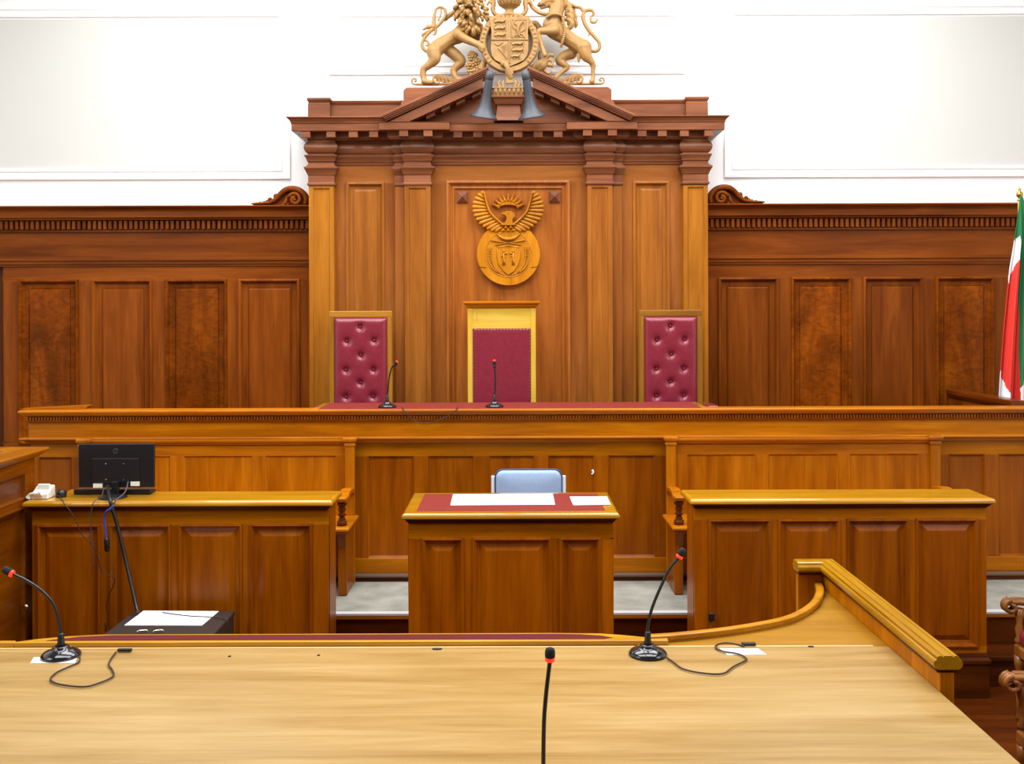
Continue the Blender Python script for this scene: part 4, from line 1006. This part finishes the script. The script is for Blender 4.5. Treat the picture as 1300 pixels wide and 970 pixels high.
s = MB(); s.box(K0, K1, 6.375, 6.475, ZS+.0012, ZS+.020); s.box(K0, K1, 6.372, 6.40, ZS+.0012, ZS+.034); s.build('case', M_black, kb, .005, 3)
s = MB()
for r in range(4):
    for i in range(15):
        a = K0+.012+(K1-K0-.024)*i/15; s.box(a, a+(K1-K0-.024)/15*.85, 6.404+r*.017, 6.418+r*.017, ZS+.020, ZS+.025)
s.build('keys', M_greydark, kb); bpy.data.objects['keys']['kind'] = 'stuff'
ms = thing('computer_mouse', 'small black computer mouse with a lead beside the white telephone', 'mouse', (PX(77, 6.3), 6.3, ZS))
s = MB(); s.lathe([(.028,0),(.032,.006),(.032,.026),(.026,.04),(.012,.046),(.002,.047)], (PX(77, 6.3), 6.3, ZS+.0012), n=28); s.build('shell', M_black, ms)
s = MB(); c = Vector((PX(77, 6.3), 6.267, ZS+.024)); s.tube([c+Vector((.014*math.cos(a), 0, .010*math.sin(a))) for a in [2*math.pi*i/20 for i in range(21)]], .0018, 6); s.build('grey_ring', M_grey, ms)
s = MB(); YV = 6.128
s.tube(spline([(PX(77, 6.3), 6.268, ZS+.012), (PX(77.5, 6.2), 6.2, ZS+.005), (PX(78.5, 6.16), 6.16, ZS+.007), (PX(80, 6.138), 6.136, ZS+.003), (PX(81, YV), YV, ZS-.012)]+[tuple(P(x, y, YV)) for x, y in [(89,648),(97,663),(104,678),(116,690),(121,700),(128,722),(135,728),(143,731),(144.5,738),(138,752),(134,768),(136,782),(133,800)]]+[(PX(132, YV), YV, .5)], 6), .0028, 6)
s.build('lead', M_cable, ms)
ph = thing('telephone', 'white telephone on the left end of the left desk', 'telephone', (PX(53, 6.27), 6.27, ZS))
a, b = PX(43, 6.27), PX(64, 6.27)
s = MB(); s.prism([(6.22, ZS+.0012), (6.22, ZS+.035), (6.25, ZS+.045), (6.31, ZS+.075), (6.33, ZS+.07), (6.33, ZS+.0012)], 'X', a, b); s.build('body', M_ivory, ph, .006, 3)
s = MB(); s.box(a+.02, b-.008, 6.265, 6.285, ZS+.05, ZS+.086); s.build('cradle', M_ivory, ph, .006, 3)
s = MB(); s.tube(spline([P(34.5,630.5,6.225), P(36.5,627,6.225), P(40,625,6.22), P(47,625,6.215), P(52,624,6.215)], 4), lerp_r([.016,.011,.009,.011,.016], 4), 12); s.build('handset', M_ivory, ph)
s = MB(); s.box(PX(38.5, 6.25)-.01, PX(38.5, 6.25)+.01, 6.222, 6.24, ZS+.0012, PZ(628, 6.225)); s.build('handset_rest', M_ivory, ph, .002)
cl = thing('monitor_cable', 'thick black cable from the monitor down to the black case', 'cable', tuple(P(142, 642, 6.12)))
s = MB(); s.tube(spline([P(136,615,6.29), P(137,622,6.22), P(138.5,629.5,6.155), P(139.5,635,6.124), P(142,645,6.12), P(147,662,6.12), P(152,682,6.11), P(158,708,6.09), P(164.5,736,6.05), P(171,765,6.0), P(173.5,775,5.97)], 6), .0105, 8); s.build('black_cord', M_black, cl)
s = MB(); s.tube(spline([P(162,610,6.29), P(158,623,6.22), P(147,633,6.13), P(142,640,6.12), P(138,645,6.12)], 6), .004, 7)
s.tube(spline([P(131,618,6.29), P(128,629,6.2), P(122,632,6.145), P(117.5,637,6.124), P(116,643,6.122), P(113.5,658,6.12), P(116,690,6.12), P(117,720,6.12)], 6), .003, 6); s.build('thin_cord', M_greydark, cl)
bc = thing('blue_cable', 'blue cable with black plug dangling from the left desk', 'cable', tuple(P(135, 660, 6.12)))
s = MB(); s.tube(spline([P(143,640,6.09), P(139,644.5,6.09), P(134,648,6.1), P(131.5,656,6.115), P(133,670,6.12), P(134,681,6.12)], 6), .0055, 8); s.build('blue_cord', M_bluecable, bc)
s = MB(); s.tube([P(134,680,6.12), P(134.5,684,6.12), P(135,696,6.12), P(135,698.5,6.12)], [.010,.016,.016,.010], 10); s.build('black_plug', M_black, bc)
# little fittings on the furniture
s = MB(); c = P(28.5, 769, 6.16); s.lathe([(.008,0),(.008,.012),(.016,.018),(.016,.024),(.004,.028)], c+Vector((.01, .026, 0)), (0,-1,0), 16)
tag(s.build('coat_knob', M_chrome, None, origin=c), 'small bright knob low on the left end of the left desk', 'knob')
s = MB(); c = P(902, 783, 6.19); s.box(c.x-.018, c.x+.018, 6.178, 6.1995, c.z-.03, c.z+.02); tag(s.build('black_socket', M_black, None, .006, 3, origin=c), 'small black block stuck low on the right desk front', 'block')  # small black socket on the desk front
s = MB(); c = P(751.5, 600, 7.44); s.tube(spline([c+Vector((.0, -.004, .02)), c+Vector((.006, -.012, .0)), c+Vector((-.008, -.01, -.012))], 4), .006, 8); s.ball(c+Vector((0, -.004, .012)), .008)
tag(s.build('panel_latch', M_whitemetal, None, origin=c), 'tiny white latch on the bench panelling right of the blue chair', 'latch')

# ------------------------------------------------------------------ black equipment case on the floor
ZCASE = PZ(773, 6.1)
bx = thing('equipment_case', 'dark box with papers on its lid before the left desk', 'case', (-1.96, 5.85, 0))
s = MB(); s.box(-2.25, -1.655, 5.62, 6.08, .03, ZCASE-.03); s.build('case_body', M_case, bx, .01)
s = MB(); s.box(-2.255, -1.65, 5.615, 6.085, ZCASE-.03, ZCASE); s.build('lid', M_case, bx, .008, 3)
for x in (-2.05, -1.962):
    h = MB(); h.tube(spline([Vector((x-.025, 5.65, ZCASE+.0)), Vector((x-.02, 5.655, ZCASE+.013)), Vector((x+.02, 5.67, ZCASE+.013)), Vector((x+.025, 5.675, ZCASE))], 4), .005, 8); h.build('handle', M_chrome, bx)
for x in (-2.2, -1.7):
    for y in (5.67, 6.03): h = MB(); h.lathe([(.02,0),(.025,.004),(.025,.032)], (x, y, 0), n=14); h.build('foot', M_black, bx)
zz = ZCASE+.0012
sheet('paper_sheet', [onz(156.5,792.5,zz), onz(255,793,zz), onz(276.5,775,zz), onz(181,774,zz)], zz, 'typed white sheet lying on the dark case', 'paper', M_paper)
s = MB(); s.tube(spline([tuple(Vector((*onz(x, y, zz+.005), zz+.005))) for x, y in [(205,776),(225,779),(245,781),(265,782),(281,784)]]+[(-1.66, 5.89, ZCASE+.006), (-1.640, 5.88, ZCASE-.004), (-1.636, 5.87, ZCASE-.1)], 6), .0025, 6)
tag(s.build('thin_lead', M_cable, None, origin=(-1.8, 5.9, zz)), 'thin dark lead lying across the paper on the dark case', 'cable')

# ------------------------------------------------------------------ witness box on the left
wx = thing('witness_box', 'panelled wooden box side with moulded cap at the far left edge', 'witness box', (-3.0, 5.0, 0))
XW = -2.965; Y0, Y1 = 3.6, 6.36
def wy(mb, y0, y1, z0, z1, loops):   # panel facing +X
    v = []; f = []
    for i, o in loops: v += [(XW+o, y0+i, z0+i), (XW+o, y1-i, z0+i), (XW+o, y1-i, z1-i), (XW+o, y0+i, z1-i)]
    for k in range(len(loops)-1):
        for j in range(4): a = 4*k+j; b = 4*k+(j+1) % 4; f.append((a, b, b+4, a+4))
    e = 4*(len(loops)-1); f.append((e, e+1, e+2, e+3)); mb.add(v, f)
WX = wood('box_wood', col(84,38,0), col(108,52,1), col(130,68,4), 'Y', coat=.05, spec=.15)  # darkened: the weaker light at the far left is put into the colour
s = MB(); s.box(XW-.14, XW-.02, Y0, Y1-.005, .001, 1.45)
ops = [(3.7, 4.5), (4.62, 5.42), (5.54, 6.22)]
for za, zb_ in ((1.45, 1.37), (1.22, 1.165), (.22, .001)): s.box(XW-.03, XW, Y0, Y1, min(za, zb_), max(za, zb_))
for za, zb_ in ((1.22, 1.37), (.22, 1.165)):
    ys = [Y0]+[v for o in ops for v in o]+[Y1]
    for i in range(0, len(ys), 2): s.box(XW-.03, XW, ys[i], ys[i+1], za, zb_)
s.build('side_frame', WX, wx, .004)
for a, b in ops:
    for z0, z1 in ((1.22, 1.37), (.22, 1.165)): q = MB(); wy(q, a, b, z0, z1, [(-.004, -.001), (0, .004), (.008, -.006), (.014, -.014)]); q.build('sunk_panel', WX, wx)
s = MB(); s.sweep([(XW-.07, Y0, 0), (XW-.07, Y1-.02, 0), (XW-.6, Y1-.02, 0)], [(-.07, 1.45), (.07, 1.45), (.076, 1.46), (.09, 1.466), (.1, 1.478), (.112, 1.482), (.118, 1.49), (.118, 1.498), (.11, 1.505), (-.07, 1.505)])
s.build('cap_rail', wood('cap_wood', col(120,64,0), col(148,86,3), col(168,106,10), 'Y', coat=.1), wx, .003)  # cap darkened likewise, light falloff put into its colour
s = MB(); s.sweep([(XW, Y0, 0), (XW, 6.13, 0)], [(-.02, 1.145), (.006, 1.145), (.014, 1.16), (.022, 1.17), (.022, 1.18), (-.02, 1.18)]); s.build('string_mould', WX, wx, .002)
s = MB(); s.box(XW-.59, XW-.1, Y1-.07, Y1-.01, .001, 1.45); s.build('end_board', WX, wx)

# ------------------------------------------------------------------ foreground desk
ZF = 1.015
fd = thing('foreground_desk', 'large pale wooden desk with curved back rim in the foreground', 'desk', (0, 3.5, 0))
FW = W['fore']; RW = W['top']
rim = [(.315,4.09),(.557,4.108),(.774,4.16),(.989,4.243),(1.187,4.36),(1.343,4.549),(1.44,4.75),(1.478,4.9),(1.49,5.0)]
rimc = [(v.x, v.y) for v in spline([Vector((x, y, 0)) for x, y in rim], 6)]
XL = -2.6
s = MB(); s.box(XL, 1.489, 2.3, 4.062, ZF-.03, ZF, 1); s.build('desk_top', FW, fd)
plan = [(XL, 4.0625), (1.489, 4.0625), (1.489, 4.95)]+[p for p in reversed(rimc) if p[0] < 1.482]+[(XL, 4.085)]
s = MB(); s.prism(plan, 'Z', ZF-.03, ZF-.0005, 1); s.build('back_leaf', W['foreleaf'], fd)
s = MB(); s.box(XL, 1.43, 4.060, 4.0735, ZF-.001, ZF+.0022, 0); s.build('seam_strip', wood('pale_strip', col(196,150,92), col(214,170,112), col(228,188,134), 'X', coat=.4), fd, .001)
body = [(XL+.05, 3.4), (1.45, 3.4), (1.45, 4.9)]+[(x-.05, y+.0) for x, y in reversed(rimc) if x < 1.4]+[(XL+.05, 4.10)]
s = MB(); s.prism(body, 'Z', .002, ZF-.0305, 0); s.build('modesty_panel', W['front'], fd)
# raised leather ledge along the back
lz = ZF+.020
led = [(XL, 4.083), (.62, 4.083)]
left_end = [(PX(18, 4.1), 4.092), (PX(45, 4.12), 4.13), (PX(85, 4.15), 4.165), (PX(130, 4.18), 4.185)]
rt = [(PX(700, 4.185), 4.185), (PX(760, 4.18), 4.178), (PX(790, 4.16), 4.155), (PX(815, 4.13), 4.13), (.62, 4.118)]
s = MB(); s.prism([(left_end[0][0], 4.083), (.62, 4.083)]+list(reversed(rt))+list(reversed(left_end)), 'Z', ZF-.001, lz, 1); L_ = s.build('raised_ledge', RW, fd, .004, 3)
ins = [(PX(60, 4.12), 4.102), (.36, 4.102), (.40, 4.116), (.36, 4.142), (PX(735, 4.17), 4.160), (PX(700, 4.17), 4.167), (PX(140, 4.17), 4.167), (PX(100, 4.15), 4.15), (PX(78, 4.12), 4.128)]
s = MB(); s.prism(ins, 'Z', lz-.004, lz+.0015); s.build('leather_inlay', plain('dark_maroon_leather', col(88,24,26), .65, noise=.08, nscale=60, bump=.1, spec=.12), L_)
s = MB(); path = [(XL, 4.083, 0), (left_end[0][0], 4.083, 0)]
s.sweep([(XL, 4.083, 0), (left_end[0][0]-.0005, 4.083, 0)], [(-.025, ZF-.001), (0, ZF-.001), (0, lz-.002), (-.003, lz), (-.025, lz)], m=1); s.build('back_lip', RW, fd, .002)
# curved rim
path = [(.54, 4.108, 0)]+[(x, y, 0) for x, y in rimc if x > .56]
hgt = .030
s = MB(); s.sweep(path, [(-.034, ZF-.05), (.0, ZF-.001), (.0, ZF+.006), (.003, ZF+.010), (.003, ZF+hgt-.004), (-.002, ZF+hgt), (-.026, ZF+hgt), (-.034, ZF+hgt-.006)], m=0)
s.build('curved_rim', wood('rim_wood', col(150,94,4), col(172,114,10), col(188,130,20), 'X', coat=.3), fd, .0015)
# side rail with moulded cap, returning at the far end
SRW = wood('side_rail_wood', col(148,98,0), col(170,121,2), col(186,136,8), 'Y', coat=.5)
s = MB(); s.box(1.4905, 1.54, 3.575, 4.965, .002, 1.09); s.box(1.372, 1.4905, 4.93, 4.965, .002, 1.09); s.build('side_panel', [W['bench'][0]], fd, .003)
s = MB(); s.sweep([(1.37, 4.935, 0), (1.517, 4.935, 0), (1.517, 3.575, 0)][::-1], [(.035, 1.082), (.04, 1.09), (.042, 1.096), (.03, 1.1), (-.03, 1.1), (-.042, 1.096), (-.04, 1.09), (-.035, 1.082)]); s.build('neck_mould', W['dark'][0], fd, .001)
capp = [(-.036, 1.098), (.036, 1.098), (.046, 1.104), (.05, 1.112), (.05, 1.124), (.046, 1.130), (.04, 1.132), (.038, 1.142), (.03, 1.146), (.021, 1.146), (.0195, 1.142), (.0165, 1.142), (.015, 1.146), (-.015, 1.146), (-.0165, 1.142), (-.0195, 1.142), (-.021, 1.146), (-.03, 1.146), (-.038, 1.142), (-.04, 1.132), (-.046, 1.13), (-.05, 1.124), (-.05, 1.112), (-.046, 1.104)]
s = MB(); s.sweep([(1.36, 4.925, 0), (1.513, 4.925, 0), (1.513, 3.56, 0)], capp); s.build('cap_rail', SRW, fd)
# small fittings on the desk
def hole(px, py, w, h, lab):
    x, y = onz(px, py, ZF); s = MB()
    s.prism([(x+w*math.cos(2*math.pi*i/20), y+h*math.sin(2*math.pi*i/20)) for i in range(20)], 'Z', ZF+.0002, ZF+.0032); s.build('cable_grommet', M_hole, fd)
hole(553.5, 824.0, .020, .010, ''); hole(1028, 822.5, .012, .006, '')
for px, py in [(290,832.5),(403,831.5)]: hole(px, py, .006, .005, '')

# ------------------------------------------------------------------ microphones
def mic(Y, basepx, z0, neck, head, lab, group, big=1.0, ring=True, cable=None, plug=None, ry=.075):
    bx = PX(basepx, Y); rb = .075*big
    t = thing('microphone', lab, 'microphone', (bx, Y, z0), group)
    s = MB(); s.lathe([(rb*.97,0),(rb,.004),(rb*.99,.008),(rb*.85,.018),(rb*.6,.026),(rb*.42,.030),(rb*.40,.038),(rb*.32,.041),(rb*.3,.041)], (bx, Y, z0), n=36); s.build('base', M_blackgloss, t)
    s = MB(); s.lathe([(rb*.2,.038),(rb*.2,.05),(rb*.17,.055),(rb*.16,.085),(rb*.11,.09)], (bx, Y, z0), n=18)
    pts = [Vector((bx, Y, z0+.06)), Vector((bx, Y, z0+.09))]+neck; s.tube(spline(pts, 6), .0062*big, 8); nk = s.build('gooseneck', M_black, t)
    a, b = head; d = (b-a).normalized(); L = (b-a).length
    r = .0145*big
    s = MB(); s.lathe([(r*.7,0),(r*.95,L*.02),(r*.95,L*.24),(r*.7,L*.26)], a, d, 16); s.build('light_ring' if ring else 'collar', M_red if ring else M_black, t)
    s = MB(); s.lathe([(r*.8,L*.24),(r,L*.32),(r*1.02,L*.7),(r*.85,L*.9),(r*.5,L*.98),(r*.1,L)], a, d, 16); s.build('foam_head', M_foam, t)
    if not ring: s = MB(); s.lathe([(r*.8,L*.86),(r*.98,L*.88),(r*.8,L*1.0),(r*.4,L*1.03),(r*.1,L*1.04)], a, d, 16); s.build('red_tip', M_red, t)
    if cable: s = MB(); s.tube(spline(cable, 6), .0034, 7); s.build('lead', M_cable, t)
    if plug: s = MB(); s.box(plug[0]-.028, plug[0]+.028, plug[1]-.008, plug[1]+.008, ZF+.0036, ZF+.015); s.build('plug', M_black, t, .003)
    return t
zf = ZF+.0016
def onf(px, py): x, y = onz(px, py, ZF+.004); return Vector((x, y, ZF+.0068))
YL_ = 3.97
mic(YL_, 76, ZF+.0034, [P(x, y, YL_-k*.0) for k, (x, y) in enumerate([(74,790),(67,766),(52,748.5),(34,736),(19,728.5),(15.5,727)])], (P(15.5, 727, YL_), P(2.5, 719.5, YL_)),
    'gooseneck microphone on the left of the foreground desk bending left', 'foreground desk microphones',
    cable=[onf(100,834), onf(98,840), onf(85,846), onf(70,853), onf(62.5,862), onf(75,868), onf(105,871), onf(125,866), onf(142,858), onf(141,850), onf(136.5,843), onf(140,835), onf(146,827)], plug=onz(157, 826.5, ZF))
YR_ = 3.97
mic(YR_, 821, ZF+.0022, [P(x, y, YR_) for x, y in [(820,803),(825.5,776),(837.6,746),(849,723),(858,712),(860.5,709)]], (P(860.5, 709, YR_), P(867.5, 697, YR_)),
    'gooseneck microphone on the right of the foreground desk, near the curved rim', 'foreground desk microphones', ry=.07,
    cable=[onf(845,836.5), onf(853,842), onf(866,851), onf(892,856.5), onf(916,857), onf(930,848), onf(944,841), onf(945.5,837.5), onf(936,832), onf(918,829), onf(908,825), onf(908.5,820.5), onf(920,818), onf(935,820), onf(944,822)], plug=onz(949, 821.5, ZF))
YN = 2.77
mic(YN, 688, ZF+.0004, [P(x, y, YN) for x, y in [(688,960),(689,915),(691.6,882),(694.5,857),(696.5,841)]], (P(696.6, 840, YN), P(697, 822, YN)),
    'gooseneck microphone at the near edge of the foreground desk, only its upper part showing', 'foreground desk microphones', .95)
for px, pts, lab, plx, gr in [(491.3, [(492,497),(493.5,481),(496.5,468),(499,464)], 'gooseneck microphone before the left tufted chair on the long bench', ((499,464),(504.5,458.5)), 1),
                          (627.4, [(628,497),(628.5,481),(628,470),(627.6,466)], 'gooseneck microphone before the yellow oak chair on the long bench', ((627.6,466),(627.4,457)), 2)]:
    Yq = 7.49
    cb = [Vector((PX(511, 7.45), 7.45, zt_ := 1.6535)), Vector((PX(512, 7.36), 7.352, 1.644)), P(524, 533, 7.35), P(543, 537.5, 7.35), P(565, 529.5, 7.35), Vector((PX(579, 7.36), 7.352, 1.644)), Vector((PX(580, 7.45), 7.45, 1.6535))] if gr == 1 else None
    mic(Yq, px, 1.6495, [P(x, y, Yq) for x, y in pts], (P(*plx[0], Yq), P(*plx[1], Yq)), lab, 'bench microphones', .9, ring=False, cable=cb)
sheet('paper_label', [onz(37,840,zf), onz(93,840,zf), onz(97,832.5,zf), onz(41.5,832.5,zf)], ZF+.0006, 'small white slip under the left foreground microphone', 'paper', M_paperplain, 'paper slips on the foreground desk')
sheet('paper_label', [onz(922,832.3,zf), onz(971.5,831.8,zf), onz(961,824.5,zf), onz(912.5,823.8,zf)], ZF+.0006, 'small white slip under the right microphone lead', 'paper', M_paperplain, 'paper slips on the foreground desk', th=.001)

# ------------------------------------------------------------------ flag on its pole
fl = thing('flag', 'red green and white flag hanging on a pole at the far right', 'flag', (PX(1294.5, 8.0), 8.0, ZD))
YG = 8.0; px_ = PX(1295, YG)
s = MB(); s.tube([Vector((px_, YG, ZD+.03)), Vector((px_, YG, PZ(256, YG)))], .013, 12); s.build('pole', W['yellow'][0], fl)
s = MB(); s.lathe([(.2,0),(.2,.02),(.06,.035),(.03,.06),(.02,.06)], (px_, YG, ZD), n=28); s.build('base', M_brass, fl)
s = MB(); s.lathe([(.014,0),(.02,.004),(.012,.014),(.012,.03),(.02,.036),(.026,.05),(.022,.066),(.01,.076),(.008,.086),(.012,.092),(.004,.104),(.001,.11)], (px_, YG, PZ(257.5, YG)), n=18); s.build('finial', M_brass, fl)
le = [(165,70),(158,140),(150,200),(139,280),(125,370),(112,480),(98,620),(85,780),(78,890),(72,1010),(66,1080)]
def left(v):
    for (a, b), (c, d) in zip(le, le[1:]):
        if b <= v <= d: return a+(c-a)*(v-b)/(d-b)
    return le[-1][0]
def colour(u, v):
    if u < 163:
        if v < 250-(u-145)*.8: return 'g'
        if v < 415-(u-123)*2.7: return 'w'
        if v > 790+(u-88)*3.1: return 'w'
        return 'r'
    if u < 187: return 'g' if v < 850-(u-165)*2.3 else 'w'
    if v < 580: return 'y'
    if v < 700: return 'g'
    if v < 770: return 'w'
    return 'b'
keys = 'gwryb'; nu, nv = 120, 230; vs = []; fc_ = []
for j in range(nv+1):
    v = 72+(1080-72)*j/nv; l = left(v); r = 176+min(1, (v-72)/160)*50
    for i in range(nu+1):
        u = l+(r-l)*i/nu
        amp = .05*min(1, (v-60)/300)
        vs.append((PX(1240+u/3.233, YG), YG-.03+amp*math.sin(i/nu*17)*(.6+.4*math.sin(i*.3))-.02, PZ(230+v/3.233, YG)))
s = MB()
for j in range(nv):
    for i in range(nu):
        v = 72+(1080-72)*(j+.5)/nv; l = left(v); r = 176+min(1, (v-72)/160)*50; u = l+(r-l)*(i+.5)/nu
        s.f.append([j*(nu+1)+i, j*(nu+1)+i+1, (j+1)*(nu+1)+i+1, (j+1)*(nu+1)+i]); s.m.append(keys.index(colour(u, v))); s.s.append(True)
s.v = vs; clo = s.build('cloth', [M_fl[k] for k in keys], fl, recalc=False)
sd_ = clo.modifiers.new('t', 'SOLIDIFY'); sd_.thickness = .003

# ------------------------------------------------------------------ armchairs at the right edge
def armchair(loc, rot, lab):
    t = thing('armchair', lab, 'chair', (0,0,0), 'armchairs at the right edge')
    AW = wood('armchair_wood', col(96,54,18), col(132,80,30), col(164,108,50), 'Y', coat=.5) if 'armchair_wood' not in bpy.data.materials else bpy.data.materials['armchair_wood']
    # local: front is -Y, arms at x = +-.27
    s = MB(); s.box(-.26, .26, -.25, .24, .37, .43); s.build('seat_frame', AW, t, .01, 3)
    s = MB(); s.box(-.235, .235, -.24, .23, .43, .52); s.build('seat_cushion', M_leather, t, .035, 4)
    for x in (-.235, .235):
        l = MB(); l.lathe([(.018,0),(.022,.02),(.018,.06),(.026,.2),(.02,.28),(.03,.31),(.03,.37)], (x, -.225, 0), n=16); l.build('front_leg', AW, t)
        l = MB(); l.tube([Vector((x, .30, 0)), Vector((x, .24, .2)), Vector((x, .225, .4))], [.02,.024,.028], 10); l.build('rear_leg', AW, t)
        a = MB(); pts = spline([Vector((x*1.15, .27, .70)), Vector((x*1.15, .1, .675)), Vector((x*1.15, -.1, .66)), Vector((x*1.15, -.22, .668)), Vector((x*1.15, -.29, .664))], 5)
        a.tube(pts, lerp_r([.024,.03,.033,.034,.03], 5), 12, flat=.62)
        sp = [Vector((x*1.15, -.262-r*math.sin(b), .64+r*math.cos(b)*.9)) for b, r in [(.1+i*.5, .045-.0026*i) for i in range(14)]]
        for dx in (-.022, 0, .022): a.tube([p+Vector((dx, 0, 0)) for p in sp], .0125, 8)
        for dx in (-.012, 0, .012): a.tube([p+Vector((dx, 0, .0195)) for p in pts[4:18]], .004, 6)
        ar = a.build('arm', AW, t)
        u = MB(); u.lathe([(.024,0),(.026,.02),(.016,.04),(.024,.08),(.016,.12),(.024,.15),(.028,.2)], (x*1.12, -.215, .43), n=14); u.build('arm_support', AW, ar)
    s = MB()
    for x in (-.235, .235): s.tube(spline([Vector((x, .23, .42)), Vector((x, .25, .7)), Vector((x*.98, .30, 1.0))], 4), .022, 10)
    s.tube(spline([Vector((-.25, .30, 1.0)), Vector((0, .33, 1.04)), Vector((.25, .30, 1.0))], 6), .034, 10, flat=.6); s.build('back_frame', AW, t)
    s = MB(); s.box(-.2, .2, .235, .285, .54, .95); s.build('back_pad', M_leather, t, .02, 3)
    t.location = loc; t.rotation_euler = (0, 0, rot)
    return t
armchair((3.118, 5.62, 0), math.radians(-92), 'wooden armchair with maroon seat right of the right desk')
armchair((2.545, 4.42, 0), math.radians(-90), 'wooden armchair nearest the camera at the lower right edge, only its arm showing')

# ------------------------------------------------------------------ light, camera
def area(name, loc, size, sy, e, tgt=None, c=(1, 1, 1)):
    l = bpy.data.lights.new(name, 'AREA'); l.shape = 'RECTANGLE'; l.size = size; l.size_y = sy; l.energy = e; l.color = c
    o = bpy.data.objects.new(name, l); C.objects.link(o); o.location = loc
    if tgt: o.rotation_euler = (Vector(tgt)-Vector(loc)).to_track_quat('-Z', 'Y').to_euler()
    return o
for x in (-1.7, 1.7):
    for y, e in ((3.8, 205), (6.9, 200)):
        area('ceiling_lamp', (x, y, 5.9), 3.2, 2.0, e)
area('high_window', (-5.2, 2.5, 4.6), 3.0, 2.2, 105, (1, 7.5, 2.2), (.96, .98, 1))
area('high_window', (5.2, 2.5, 4.6), 3.0, 2.2, 105, (-1, 7.5, 2.2), (.96, .98, 1))
w = bpy.data.worlds.new('World'); bpy.context.scene.world = w; w.use_nodes = True
w.node_tree.nodes['Background'].inputs['Color'].default_value = (1, .97, .93, 1); w.node_tree.nodes['Background'].inputs['Strength'].default_value = .2
cam = bpy.data.cameras.new('Camera'); co_ = bpy.data.objects.new('Camera', cam); C.objects.link(co_)
cam.sensor_width = 36; cam.lens = 36*F/1300; cam.shift_y = -90/1300; cam.clip_start = .05
co_.matrix_world = Matrix.Translation((0, 0, ZC)) @ Matrix.Rotation(math.pi/2, 4, 'X') @ Matrix.Rotation(-math.radians(.19), 4, 'Z')
sc = bpy.context.scene; sc.camera = co_
sc.view_settings.view_transform = 'Standard'; sc.view_settings.look = 'None'; sc.view_settings.gamma = 1; sc.view_settings.exposure = 0
sc.view_settings.use_curve_mapping = False
